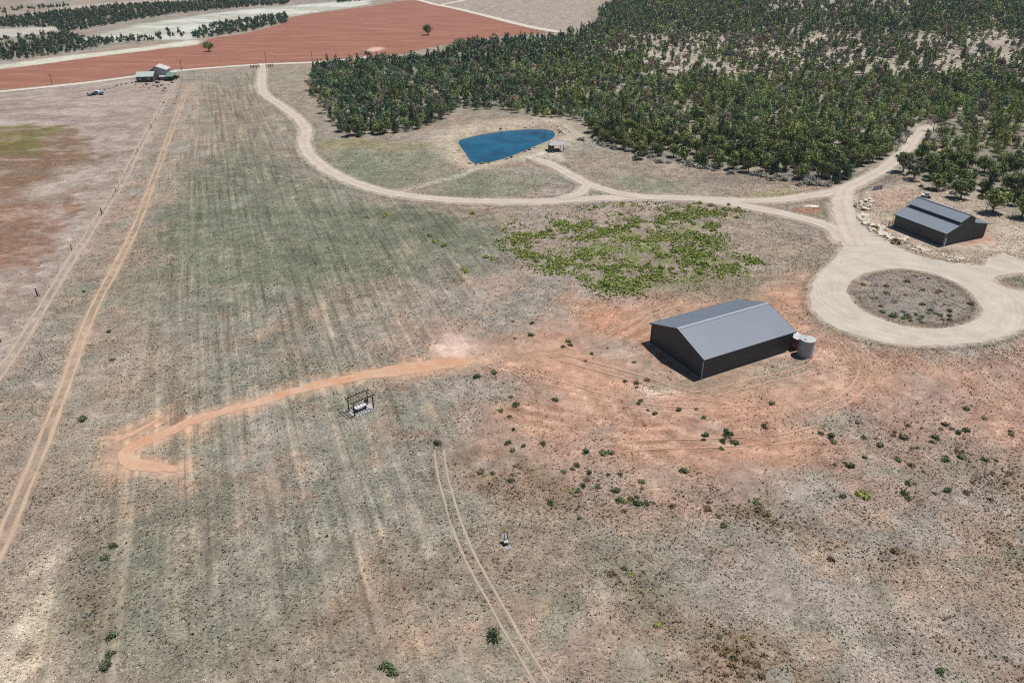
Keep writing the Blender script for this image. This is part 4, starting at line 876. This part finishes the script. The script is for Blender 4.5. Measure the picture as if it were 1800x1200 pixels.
def make_barn():
    r = empty('barn', (95.664, 152.474, 0), R(24.26)); D = 13.4; xs_ = (0, 3.8, 8.6, 13.45)
    h0, h1, e1, rg, h2, h3 = 3.15, 4.55, 5.25, 6.35, 4.3, 3.3
    MB().box((-.3, -.3, -.2), (13.75, D + .3, .04)).build('slab', CONC, r)
    def slab_wall(y, name):
        mb = MB(); t = .12; P = [(0,.04),(13.45,.04),(13.45,h3),(8.6,h2),(8.6,e1),(6.2,rg-.1),(3.8,e1),(3.8,h1),(0,h0)]
        n = len(P); v = [(x, y + q, z) for q in (0, t) for x, z in P]
        # split in three convex pieces so that every face is flat and simple
        for Q in ([(0,.04),(3.8,.04),(3.8,h1),(0,h0)], [(3.8,.04),(8.6,.04),(8.6,e1),(6.2,rg-.1),(3.8,e1)], [(8.6,.04),(13.45,.04),(13.45,h3),(8.6,h2)]):
            m = len(Q); vv = [(x, y + q, z) for q in (0, t) for x, z in Q]
            mb.add(vv, [tuple(range(m)), tuple(range(2 * m - 1, m - 1, -1))] + [(k, (k + 1) % m, m + (k + 1) % m, m + k) for k in range(m)])
        for k in range(29):
            x = .3 + k * .45; top = h0 + (h1 - h0) * x / 3.8 if x < 3.75 else (min(e1 + (rg - e1) * (1 - abs(x - 6.2) / 2.4), rg) if x < 8.55 else h2 + (h3 - h2) * (x - 8.6) / 4.85)
            for yy in ((y - .032,) if y < 1 else (y + t + .002,)): mb.box((x, yy, .05), (x + .06, yy + .03, top - .25))
        return mb.build(name, CHAR, r)
    slab_wall(0, 'gable_wall'); slab_wall(D - .12, 'gable_wall')
    def side(x, z, name):
        mb = MB().box((x, .12, .04), (x + .12, D - .12, z))
        for k in range(28): mb.box((x - .032 if x < 1 else x + .122, .3 + k * .46, .05), (x - .002 if x < 1 else x + .152, .36 + k * .46, z - .25))
        mb.build(name, CHAR, r)
    side(0, h0, 'side_wall'); side(13.33, h3, 'side_wall')
    MB().box((3.8, .12, h1 - .2), (3.9, D - .12, e1)).build('clerestory_wall', CHAR2, r); MB().box((8.5, .12, h2 - .3), (8.6, D - .12, e1)).build('clerestory_wall', CHAR2, r)
    def roof(xa, za, xb, zb, name):
        mb = MB(); t = .08; y0, y1 = -.4, D + .4
        mb.hexa([(xa,y0,za),(xb,y0,zb),(xb,y1,zb),(xa,y1,za)], [(xa,y0,za+t),(xb,y0,zb+t),(xb,y1,zb+t),(xa,y1,za+t)])
        n = int((y1 - y0) / .42)
        for k in range(n + 1):
            y = y0 + .02 + (y1 - y0 - .09) * k / n
            mb.hexa([(xa,y,za+t+.002),(xb,y,zb+t+.002),(xb,y+.05,zb+t+.002),(xa,y+.05,za+t+.002)], [(xa,y+.012,za+t+.04),(xb,y+.012,zb+t+.04),(xb,y+.038,zb+t+.04),(xa,y+.038,za+t+.04)])
        return mb.build(name, mat('barn_roof_steel', (.2, .225, .255), .42, var=.06, scale=.35, spec=.5), r)
    s1 = (h1 - h0) / 3.8; s2 = (rg - e1) / 2.4; s3 = (h2 - h3) / 4.85
    roof(-.35, h0 - .35 * s1 + .02, 3.79, h1 + .02, 'lower_roof'); roof(3.45, e1 - .35 * s2 + .03, 6.2, rg + .03, 'upper_roof')
    roof(6.205, rg + .03, 8.95, e1 - .35 * s2 + .03, 'upper_roof'); roof(8.61, h2 + .02, 14.2, h3 - .75 * s3 + .02, 'lean_to_roof')
    MB().box((6.0, -.42, rg + .14), (6.4, D + .42, rg + .18)).build('ridge_cap', RIDGE, r)
    MB().box((-.42, -.4, h0 - .35 * s1 - .1), (-.355, D + .4, h0 - .35 * s1 + .1)).build('eave_trim', CHAR2, r)
    f = MB().box((9.5, -.035, .06), (12.6, -.001, 2.6)); f.box((9.5, -.05, .06), (9.6, -.036, 2.7)); f.box((12.5, -.05, .06), (12.6, -.036, 2.7)); f.build('sliding_door', CHAR2, r)
    MB().box((.35, -.06, .06), (.75, -.036, 1.9)).build('door_leaf', WHITE, r)
    MB().bar((-.1, -.1, .04), (-.1, -.1, h0 - .15), .05).build('downpipe', GREYP, r)
    tag(r, 'dark metal barn with a raised centre roof and lean-to sides beside the wood', 'barn')
make_barn()

def make_tank():
    c = (48.55, 105.0); r = empty('water_tank', (*c, 0))
    s = MB(); prof = [(1.22, 0)]
    for k in range(9): z = .12 + k * .33; prof += [(1.25, z), (1.25, z + .22), (1.225, z + .27)]
    s.lathe(prof + [(1.25, 3.05)], 40).build('tank_body', mat('tank_grey', (.31, .32, .33), .45, .0, var=.1, scale=1.5, spec=.5), r, smooth=False)
    MB().lathe([(1.29, 3.052), (1.29, 3.10), (1.0, 3.18), (.45, 3.27), (.2, 3.29)], 40).build('tank_lid', mat('pale_lid', (.42, .42, .40), .5, var=.08), r)
    h = MB().lathe([(.24, 3.27), (.24, 3.38), (.2, 3.42)], 16, (-.45, -.35)); h.build('hatch', WHITE, r)
    MB().bar((-.2, .25, 3.2), (-.2, .25, 3.62), .05).build('vent_pipe', STEEL, r)
    MB().bar((-1.3, -.1, .0), (-1.3, -.1, 3.0), .045).build('downpipe', GREYP, r)
    tag(r, 'round pale grey water tank standing at the right end of the grey shed', 'tank')
make_tank()

def make_trailer():
    c = W(1396, 621); a = SHED_YAW + R(90); r = empty('livestock_trailer', (c[0] + .55, c[1] + .15, 0), a)   # x runs along the shed's end wall
    L, Wd = 4.6, 1.9
    MB().box((.6, -Wd, .55), (L, 0, .68)).build('chassis', REDP, r)
    s = MB()
    for y in (-Wd, -.05):
        s.box((.6, y, .68), (L, y + .05, 1.25))
        for k in range(3): s.box((.6, y, 1.38 + k * .28), (L, y + .05, 1.38 + k * .28 + .13))
        for k in range(6): s.box((.6 + k * .78, y - .02, .68), (.7 + k * .78, y + .07, 2.2))
    for k in range(3): s.box((.6, -Wd + .05, 1.38 + k * .28), (.65, -.05, 1.38 + k * .28 + .13))
    s.box((.6, -Wd + .05, .68), (.65, -.05, 1.25)); s.build('side_panel', REDP, r)
    MB().box((.5, -Wd - .05, 2.21), (L + .05, .05, 2.29)).build('roof', mat('dusty_white', (.46, .45, .43), .6), r)
    t = MB()
    for k in range(3): t.box((.59, -Wd, .95 + k * .4), (.6, 0, 1.0 + k * .4))
    t.build('white_stripe', WHITE, r)
    for y in (-Wd - .14, .0):
        for x in (2.2, 3.0):
            w = MB().lathe([(.18, -.08), (.33, -.08), (.34, 0), (.33, .08), (.18, .08)], 18).build('wheel', BLACK, r); w.rotation_euler = (R(90), 0, 0); w.location = (x, y + .07, .34)
    g = MB().bar((.6, -.3, .6), (-.6, -Wd / 2, .55), .05).bar((.6, -Wd + .3, .6), (-.6, -Wd / 2, .55), .05); g.build('drawbar', BLACK, r)
    MB().bar((-.4, -Wd / 2, 0), (-.4, -Wd / 2, .9), .04).build('jack', BLACK, r)
    tag(r, 'red and white livestock trailer parked between the grey shed and the water tank', 'trailer')
make_trailer()

def make_pergola():
    A, B_, Cc = W(621.8, 734.8), W(661.2, 718.4), W(608.7, 724.8); e = B_ - A; yaw = math.atan2(e[1], e[0]); Lx = np.linalg.norm(e); Ly = 2.05
    # posts and roof are the pergola; the slab is its foot, the table and the grill are things of their own
    r = empty('pergola', (*A, 0), yaw)
    MB().box((0, 0, -.15), (Lx, Ly, .07)).build('slab', CONC, r)
    H = 2.35
    for x in (.28, Lx - .3):
        for y in (.2, Ly - .2): MB().box((x - .07, y - .07, .07), (x + .07, y + .07, H)).build('post', WOODD, r)
    for y in (.2, Ly - .2): MB().box((-.1, y - .05, H), (Lx + .05, y + .05, H + .17)).build('beam', WOODD, r)
    for k in range(9):
        x = -.02 + k * (Lx - .05) / 8; MB().box((x, -.35, H + .172), (x + .06, Ly + .35, H + .31)).build('rafter', WOOD, r)
    for x in (.28, Lx - .3):
        for s in (-1, 1):
            if 0 < x + s * .5 < Lx: MB().bar((x, .2, H - .5), (x + s * .45, .2, H - .02), .04).build('brace', WOODD, r)
    tag(r, 'dark timber pergola with open rafters on a small concrete slab', 'pergola')
    def at(x, y, z=.07): return (A[0] + x * math.cos(yaw) - y * math.sin(yaw), A[1] + x * math.sin(yaw) + y * math.cos(yaw), z)
    t = empty('picnic_table', at(Lx * .47, Ly * .5), yaw)
    MB().box((-.95, -.32, .72), (.95, .32, .77)).build('tabletop', WHITE, t)
    for x in (-.75, .75):
        MB().box((x - .05, -.28, 0), (x + .05, .28, .72)).build('leg', WOODD, t)
    tag(t, 'long white topped table under the pergola', 'table')
    b = empty('bench', at(Lx * .47, Ly * .84), yaw); MB().box((-.9, -.13, .40), (.9, .13, .45)).build('seat', WOOD, b)
    for x in (-.7, .7): MB().box((x - .04, -.11, 0), (x + .04, .11, .40)).build('leg', WOODD, b)
    tag(b, 'narrow wooden bench behind the white table under the pergola', 'bench')
    g = empty('barbecue_grill', at(Lx * .80, Ly * .78), yaw)
    MB().lathe([(.05, .55), (.2, .62), (.27, .78), (.28, .84), (.2, .98), (.05, 1.03)], 18).build('kettle', BLACK, g)
    for k in range(3): MB().bar((.2 * math.cos(k * 2.1), .2 * math.sin(k * 2.1), 0), (.1 * math.cos(k * 2.1), .1 * math.sin(k * 2.1), .65), .02).build('leg', BLACK, g)
    tag(g, 'small black kettle grill at the far right post of the pergola', 'grill')
make_pergola()

def make_shelter():
    r = empty('pond_shelter', (*W(977, 266), 0), R(14)); sx, sy = 2.1, 1.7
    MB().box((-sx - .5, -sy - .5, -.2), (sx + .3, sy + .3, .06)).build('slab', CONC, r)
    for x in (-sx + .1, sx - .1):
        for y in (-sy + .1, sy - .1): MB().box((x - .07, y - .07, .06), (x + .07, y + .07, 2.35)).build('post', WOODD, r)
    m = MB()
    for sg in (-1, 1): m.hexa([(-sx-.3, 0, 2.85), (sx+.3, 0, 2.85), (sx+.3, sg*(sy+.4), 2.35), (-sx-.3, sg*(sy+.4), 2.35)], [(-sx-.3, 0, 2.92), (sx+.3, 0, 2.92), (sx+.3, sg*(sy+.4), 2.42), (-sx-.3, sg*(sy+.4), 2.42)])
    m.build('roof', GREYP, r)
    MB().box((-sx + .17, sy - .13, .5), (-.1, sy - .07, 1.6)).build('back_panel', WOOD, r)
    tag(r, 'little open shelter with a grey roof beside the pond', 'shelter')
    t = empty('picnic_table', (*(W(977, 266) + np.array([.2, -.1])), .06), R(14))
    MB().box((-.8, -.35, .7), (.8, .35, .75)).build('tabletop', WOOD, t)
    for x in (-.6, .6): MB().box((x - .05, -.3, 0), (x + .05, .3, .7)).build('leg', WOODD, t)
    for y in (-.65, .65): MB().box((-.8, y - .12, .4), (.8, y + .12, .44)).build('bench_seat', WOOD, t)
    for x in (-.6, .6): MB().box((x - .04, -.7, .34), (x + .04, .7, .4)).build('crossbar', WOODD, t)
    tag(t, 'wooden picnic table in the shade of the pond shelter', 'table')
make_shelter()

# lone white cloth seat in the foreground
def make_chair():
    r = empty('canvas_chair', (*W(889, 955), 0), R(20))
    a = np.array([(-.30,-.30,0),(.30,-.30,0),(.30,.30,0),(-.30,.30,0)], float)
    for p, q in (((-.32,-.3,0), (.0,.38,1.25)), ((.32,-.3,0), (.32,.45,1.3)), ((-.32,.35,0), (-.32,-.2,.6)), ((.32,.35,0), (.32,-.2,.6))): MB().bar(p, q, .03).build('pole', BLACK, r)
    s = MB(); P = [(-.32, .45, 1.15), (-.3, .2, .75), (-.28, .0, .45), (-.28, -.35, .5)]
    for (x, y, z), (x2, y2, z2) in zip(P[:-1], P[1:]): s.hexa([(x, y, z), (-x, y, z), (-x2, y2, z2), (x2, y2, z2)], [(x, y + .02, z + .03), (-x, y + .02, z + .03), (-x2, y2 + .02, z2 + .03), (x2, y2 + .02, z2 + .03)])
    s.build('sling', mat('dusty_white', (.46, .45, .43), .6), r)
    MB().box((-.3, -.9, .01), (.4, -.45, .04)).build('foot_mat', GREYP, r)
    tag(r, 'white fabric seat with dark poles standing alone in the foreground grass', 'chair')
make_chair()

# ------------------------------------------------------------------ fence, posts, poles
FENCE = spline(WP([(-70,706),(0,605),(68,519),(122,446),(181,375),(226,298),(268,223),(307,182),(322,140)]), 1.0)
def make_fence():
    s = np.concatenate([[0], np.cumsum(np.linalg.norm(np.diff(FENCE, axis=0), axis=1))]); p0 = FENCE[0]
    r = empty('wire_fence', (*p0, 0)); n = int(s[-1] / 4.6); pts = []
    for k in range(n + 1):
        d = s[-1] * k / n; x = np.interp(d, s, FENCE[:, 0]) - p0[0]; y = np.interp(d, s, FENCE[:, 1]) - p0[1]; pts.append((x, y))
        big = k % 9 == 4; lean = rng.normal(size=2) * .05
        MB().bar((x, y, -.1), (x + lean[0], y + lean[1], 1.45 if big else 1.2), .09 if big else .035).build('post', WOODD if big else STEEL, r)
    for h in (.4, .75, 1.08):
        w = MB()
        for (a, b), (c, d) in zip(pts[:-1], pts[1:]): w.bar((a, b, h), (c, d, h), .006, n=4)
        w.build('wire', STEEL, r)
    tag(r, 'thin wire fence with slender posts left of the farm track', 'fence')
make_fence()
def brace(pxy, lab, s=1.0):
    w = W(*pxy); r = empty('brace_post', (*w, 0), .4)
    MB().bar((0, 0, -.1), (.05, .02, 1.7 * s), .11).build('post', WOODD, r); MB().bar((.5, 0, -.1), (.08, .02, 1.25 * s), .06).build('strut', WOOD, r)
    tag(r, lab, 'fence post')
brace((66, 521), 'dark wooden brace post at the fence, the lower left one'); brace((179, 377), 'dark wooden brace post half way up the fence'); brace((266, 225), 'dark wooden brace post near the upper end of the fence', .9)
w = W(75, 633); r = empty('marker_stake', (*w, 0)); MB().bar((0, 0, -.1), (-.28, .25, 1.3), .05).build('stake', BLACK, r); MB().bar((-.28, .25, 1.25), (.1, .25, 1.3), .03).build('crossbar', BLACK, r)
tag(r, 'leaning dark stake with a short top bar on a pale patch left of the track', 'stake')
def pole(pxy, h, lab):
    w = W(*pxy); r = empty('utility_pole', (*w, ground_z(*w)))
    rust = mat('red_brown_pole', (.23, .10, .07), .8, var=.2)
    MB().bar((0, 0, -.2), (0, 0, h), .16, .11, 8).build('post', rust, r); MB().box((-.9, -.06, h - .6), (.9, .06, h - .46)).build('crossarm', rust, r)
    for x in (-.8, 0, .8): MB().lathe([(.05, h - .455), (.07, h - .38), (.04, h - .3)], 8, (x, 0)).build('insulator', GREYP, r)
    tag(r, lab, 'utility pole')
pole((320, 125), 5.2, 'reddish utility pole beside the far white roofed house'); pole((468, 110.5), 5.0, 'utility pole on the field road above the driveway mouth'); pole((549, 106.5), 4.6, 'utility pole at the field road beside the corner of the wood'); pole((92, 149), 4.6, 'utility pole on the field road at the far left')
def wing(a, b, m, lab):
    p, q = W(*a), W(*b); r = empty('entrance_fence', (*p, 0)); d = q - p
    for k in range(4): e = d * k / 3; MB().box((e[0] - .12, e[1] - .12, -.1), (e[0] + .12, e[1] + .12, 1.7)).build('post', m, r)
    for h in (.5, 1.0, 1.45): MB().bar((0, 0, h), (d[0], d[1], h), .08).build('rail', m, r)
    tag(r, lab, 'fence')
wing((441, 121), (456, 120), WOODD, 'short dark entrance fence left of the driveway mouth'); wing((468, 119.5), (480, 118.5), REDP, 'short reddish entrance fence right of the driveway mouth')

# ------------------------------------------------------------------ homestead far left
def house():
    p = W(266, 141); r = empty('house', (*p, 0), R(8)); Wd, D, H, Rg = 7.2, 7, 4.4, 5.9
    mb = MB(); Q = [(0, 0), (Wd, 0), (Wd, H), (Wd * .42, Rg), (0, H - .6)]; v = [(x, y, z) for y in (0, D) for x, z in Q]
    mb.add(v, [(0,1,2,3,4), (9,8,7,6,5)] + [(k, (k + 1) % 5, 5 + (k + 1) % 5, 5 + k) for k in range(5)]); mb.build('wall', mat('grey_siding', (.36, .35, .35), .8, var=.12, scale=1), r)
    for (xa, za), (xb, zb), m in (((-.4, H - .75), (Wd * .42, Rg), mat('blue_grey_roof', (.16, .19, .26), .5)), ((Wd + .5, H - .2), (Wd * .42 + .003, Rg), mat('dusty_white', (.46, .45, .43), .6))):
        MB().hexa([(xa, -.4, za + .02), (xb, -.4, zb + .02), (xb, D + .4, zb + .02), (xa, D + .4, za + .02)], [(xa, -.4, za + .14), (xb, -.4, zb + .14), (xb, D + .4, zb + .14), (xa, D + .4, za + .14)]).build('roof', m, r)
    for x in (1.2, 4.6):
        f = MB().box((x, -.06, 1.2), (x + 1.1, -.005, 2.3)).build('window', WHITE, r); MB().box((x + .1, -.09, 1.3), (x + 1.0, -.062, 2.2)).build('pane', BLACK, f)
    MB().box((3.0, -.06, .05), (3.9, -.005, 2.1)).build('door', WOODD, r)
    tag(r, 'far grey house with a white and blue grey roof by the field road', 'house')
house()
def cabin():
    p = W(241, 145); r = empty('mobile_home', (*p, 0), R(9)); L, D = 7.2, 3.4
    MB().box((0, 0, .1), (L, D, 2.3)).build('wall', mat('dark_cabin_wall', (.07, .07, .065), .8), r)
    MB().hexa([(-.3, -.5, 2.32), (L + .3, -.5, 2.32), (L + .3, D + .3, 3.9), (-.3, D + .3, 3.9)], [(-.3, -.5, 2.44), (L + .3, -.5, 2.44), (L + .3, D + .3, 4.02), (-.3, D + .3, 4.02)]).build('roof', mat('mint_roof', (.36, .42, .36), .6, var=.1), r)
    for x in (1.0, 4.8): MB().box((x, -.05, 1.0), (x + 1.0, -.003, 1.9)).build('window', GREYP, r)
    MB().box((3.2, -.05, .12), (4.0, -.003, 2.0)).build('door', WOODD, r)
    tag(r, 'low far cabin with a pale mint roof left of the grey house', 'cabin')
cabin()
def canopy(pxy, L, D, h, m, lab):
    r = empty('shade_canopy', (*W(*pxy), 0), R(6))
    for x in (.1, L - .1):
        for y in (.1, D - .1): MB().bar((x, y, 0), (x, y, h), .05).build('post', WOODD, r)
    MB().hexa([(0, 0, h), (L, 0, h), (L, D, h + .7), (0, D, h + .7)], [(0, 0, h + .08), (L, 0, h + .08), (L, D, h + .78), (0, D, h + .78)]).build('roof', m, r)
    tag(r, lab, 'canopy')
canopy((280, 142), 3.0, 6, 1.7, WHITE, 'low white canopy directly right of the grey house'); canopy((290, 143), 3.8, 7, 1.9, mat('green_tarp', (.14, .21, .16), .6), 'green tarp canopy right of the grey house'); canopy((299, 138), 2.4, 8, 1.8, mat('mint_tarp', (.40, .46, .40), .6), 'pale mint canopy at the right end of the homestead')
def truck():
    r = empty('pickup_truck', (*W(161, 168), 0), R(6)); BL = mat('blue_paint', (.05, .13, .22), .35, spec=.5)
    MB().box((0, 0, .5), (4.6, 1.8, 1.05)).build('body', BL, r)
    MB().hexa([(1.2, .1, 1.05), (3.0, .1, 1.05), (3.0, 1.7, 1.05), (1.2, 1.7, 1.05)], [(1.5, .2, 1.75), (2.8, .2, 1.75), (2.8, 1.6, 1.75), (1.5, 1.6, 1.75)]).build('cab', WHITE, r)
    MB().hexa([(1.35, .09, 1.15), (2.9, .09, 1.15), (2.9, .11, 1.15), (1.35, .11, 1.15)], [(1.55, .17, 1.62), (2.75, .17, 1.62), (2.75, .19, 1.62), (1.55, .19, 1.62)]).build('side_window', BLACK, r)
    for x in (.9, 3.6):
        for y in (0, 1.8):
            wv = MB().lathe([(.15, -.1), (.36, -.1), (.37, 0), (.36, .1), (.15, .1)], 16).build('wheel', BLACK, r); wv.rotation_euler = (R(90), 0, 0); wv.location = (x, y, .37)
    tag(r, 'small blue and white pickup parked in the pale field left of the homestead', 'truck')
    t = empty('flatbed_trailer', (*W(153, 169), 0), R(6)); MB().box((0, 0, .5), (2.2, 1.7, .62)).build('deck', WOODD, t)
    for x in (0, 2.1): MB().box((x, 0, .62), (x + .06, 1.7, 1.1)).build('end_board', WOODD, t)
    for y in (-.05, 1.75):
        wv = MB().lathe([(.12, -.08), (.3, -.08), (.31, 0), (.3, .08), (.12, .08)], 14).build('wheel', BLACK, t); wv.rotation_euler = (R(90), 0, 0); wv.location = (1.1, y, .31)
    tag(t, 'short dark trailer directly left of the blue pickup', 'trailer')
truck()

# ------------------------------------------------------------------ rocks
def rock_mesh(seed, m, flat=.65):
    rg = np.random.default_rng(seed); bm = bmesh.new(); bmesh.ops.create_icosphere(bm, subdivisions=2, radius=.5)
    ax_ = rg.normal(size=(7, 3)); ax_ /= np.linalg.norm(ax_, axis=1)[:, None]; cut = rg.uniform(.30, .44, 7)
    for v in bm.verts:
        p = np.array(v.co)
        for a, c in zip(ax_, cut):
            d = p @ a
            if d > c: p = p - a * (d - c) * .9
        p = p * (1 + rg.normal() * .03); v.co = (p[0] * 1.25, p[1], p[2] * flat)
    me = bpy.data.meshes.new('boulder_shape'); bm.to_mesh(me); bm.free(); me.materials.append(m); return me
RK = [rock_mesh(500 + k, STONE) for k in range(6)]; SCR = [rock_mesh(520 + k, mat('rusty_scrap', (.10, .075, .06), .8, var=.4, scale=4), .8) for k in range(3)]
def rock(w, s, lab, grp, k, z=0.0, meshes=RK, nm='boulder', cat='boulder'):
    o = link(nm, meshes[k % len(meshes)]); o.location = (w[0], w[1], z + .12 * s); o.scale = (s, s * rng.uniform(.8, 1.2), s * rng.uniform(.8, 1.1)); o.rotation_euler = (rng.normal() * .2, rng.normal() * .2, rng.uniform(0, 6.28)); tag(o, lab, cat, grp)
row = spline(WP([(1509,382),(1534,398),(1563,415),(1593,429),(1623,440),(1657,450),(1694,458)]), .5)
for k in range(150):
    t = rng.uniform() ** 1.25; q = row[int(t * (len(row) - 1))]; off = rng.normal() * (1.9 - 1.2 * t)
    rock(q + np.array([.5, .85]) * off, rng.uniform(.35, 1.0) ** 1.0 * 1.5 * (1.05 - .45 * t), 'cream boulder in the long row between the barn and the turning circle', 'boulders in the row below the barn', k)
for k in range(34):
    p = rand_in(WP([(1503,370),(1508,355),(1530,351),(1536,358),(1524,372)]), 1)[0]; rock(p, rng.uniform(.6, 1.4), 'cream boulder in the heap beside the gravel link left of the barn', 'boulders in the heap left of the barn', k, rng.uniform(0, .4))
for k in range(60):
    i = rng.integers(0, len(POND)); q = POND[i] + (POND[i] - POND.mean(0)) / np.linalg.norm(POND[i] - POND.mean(0)) * rng.uniform(.8, 6); rock(q, rng.uniform(.4, 1.1), 'pale stone on the bank of the pond', 'stones on the pond bank', k, ground_z(*q))
q = W(1424, 363); o = link('stone_slab', RK[1]); o.location = (*q, .1); o.scale = (4.2, 1.8, .8); tag(o, 'flat pale slab in the grass triangle between the driveways', 'slab')
q = W(1537, 334)
for k in range(3):
    r = empty('feed_drum', (q[0] + k * 1.05, q[1] + .4 * k, 0)); MB().lathe([(.36, 0), (.38, .05), (.36, .3), (.38, .33), (.36, .6), (.38, .63), (.36, .95)], 16).build('drum', GREYP, r); MB().lathe([(.34, .952), (.3, .99), (.05, .99)], 16).build('lid', BLACK, r)
    tag(r, ('left', 'middle', 'right')[k] + ' one of three grey drums beside the forest road above the boulder heap', 'drum', 'grey drums beside the forest road')
q = W(1627, 347)
r = empty('parked_cart', (*q, 0), R(-20)); MB().box((-1.1, -.6, .35), (1.1, .6, .75)).build('body', WHITE, r); MB().box((-.3, -.55, .75), (.7, .55, 1.25)).build('cab', GREYP, r)
for x in (-.75, .75):
    for y in (-.62, .62): wv = MB().lathe([(.1, -.07), (.28, -.07), (.29, 0), (.28, .07), (.1, .07)], 14).build('wheel', BLACK, r); wv.rotation_euler = (R(90), 0, 0); wv.location = (x, y, .29)
tag(r, 'small white cart parked behind the left part of the barn', 'cart')
r = empty('fence_panel', (*W(1561, 398), 0), R(20))
for x in (0, 1.1): MB().box((x, -.06, 0), (x + .1, .06, 1.5)).build('post', WOODD, r)
for h in (.4, .8, 1.2): MB().box((.1, -.03, h), (1.1, .03, h + .12)).build('rail', REDP, r)
tag(r, 'short reddish fence panel at the left corner of the barn', 'fence')
HS = [(213,149),(222,148),(205,151),(232,146),(238,150),(252,152),(258,149),(246,155),(262,156),(270,151),(277,153),(284,151),(290,156),(296,150),(303,146),(310,141),(287,160),(258,164),(200,155),(192,157),(184,159),(307,183),(288,181)]
for k, p in enumerate(HS): rock(W(*p), rng.uniform(.6, 1.4), 'dark heap of scrap on the bare yard of the far homestead', 'scrap heaps at the homestead', k, 0, SCR, 'scrap_heap', 'scrap')
for k, (p, s) in enumerate((((305,139), 1.5), ((311,137), 1.2), ((277,146), .9), ((302,141), 1.1))):
    plant('homestead_bush', DARK[k % 3], (*W(*p), 0), k, (s * 1.6, s * 1.6, s * 1.5), ('tall dark bush at the right end of the homestead', 'smaller dark bush furthest right at the homestead', 'dark bush in front of the grey house', 'dark bush behind the mint canopy')[k], 'bush')

# ------------------------------------------------------------------ air
hz = link('haze', MB().box((-5200, -1300, -8), (5200, 7200, 90)).build('haze_box', CHAR).data); bpy.data.objects.remove(bpy.data.objects['haze_box'])
hm = bpy.data.materials.new('pale_haze'); hm.use_nodes = True; ht = hm.node_tree; ht.nodes.clear(); ho = ht.nodes.new('ShaderNodeOutputMaterial'); hv = ht.nodes.new('ShaderNodeVolumePrincipled')
hv.inputs['Color'].default_value = (.78, .86, 1, 1); hv.inputs['Density'].default_value = .00008; hv.inputs['Anisotropy'].default_value = .2; ht.links.new(hv.outputs[0], ho.inputs['Volume'])
hz.data.materials.clear(); hz.data.materials.append(hm); tag(hz, 'thin pale blue haze over the far fields', 'haze', kind='stuff')
# ------------------------------------------------------------------ light
EL, AZ = 70.0, 18.0                         # sun height; bearing from +x towards +y
wld = bpy.data.worlds.new('World'); scn.world = wld; wld.use_nodes = True; nt = wld.node_tree; nt.nodes.clear()
sky = nt.nodes.new('ShaderNodeTexSky'); sky.sky_type = 'NISHITA'; sky.sun_disc = False; sky.sun_elevation = R(EL); sky.sun_rotation = R(90 - AZ); sky.altitude = 1800; sky.dust_density = .6
bg = nt.nodes.new('ShaderNodeBackground'); bg.inputs[1].default_value = .07; ow = nt.nodes.new('ShaderNodeOutputWorld')
nt.links.new(sky.outputs[0], bg.inputs[0]); nt.links.new(bg.outputs[0], ow.inputs[0])
sl = bpy.data.lights.new('sun', 'SUN'); sl.energy = 4.9; sl.angle = R(.5); sl.color = (1, .985, .96); so = bpy.data.objects.new('sun', sl); COL.objects.link(so)
so.rotation_euler = (0, R(90 - EL), R(AZ)); so.location = (0, 0, 300)
scn.view_settings.view_transform = 'Standard'; scn.view_settings.look = 'None'; scn.view_settings.exposure = 0.0; scn.view_settings.gamma = 1.0
scn.cycles.max_bounces = 5; scn.cycles.use_denoising = False; scn.cycles.filter_width = 1.15
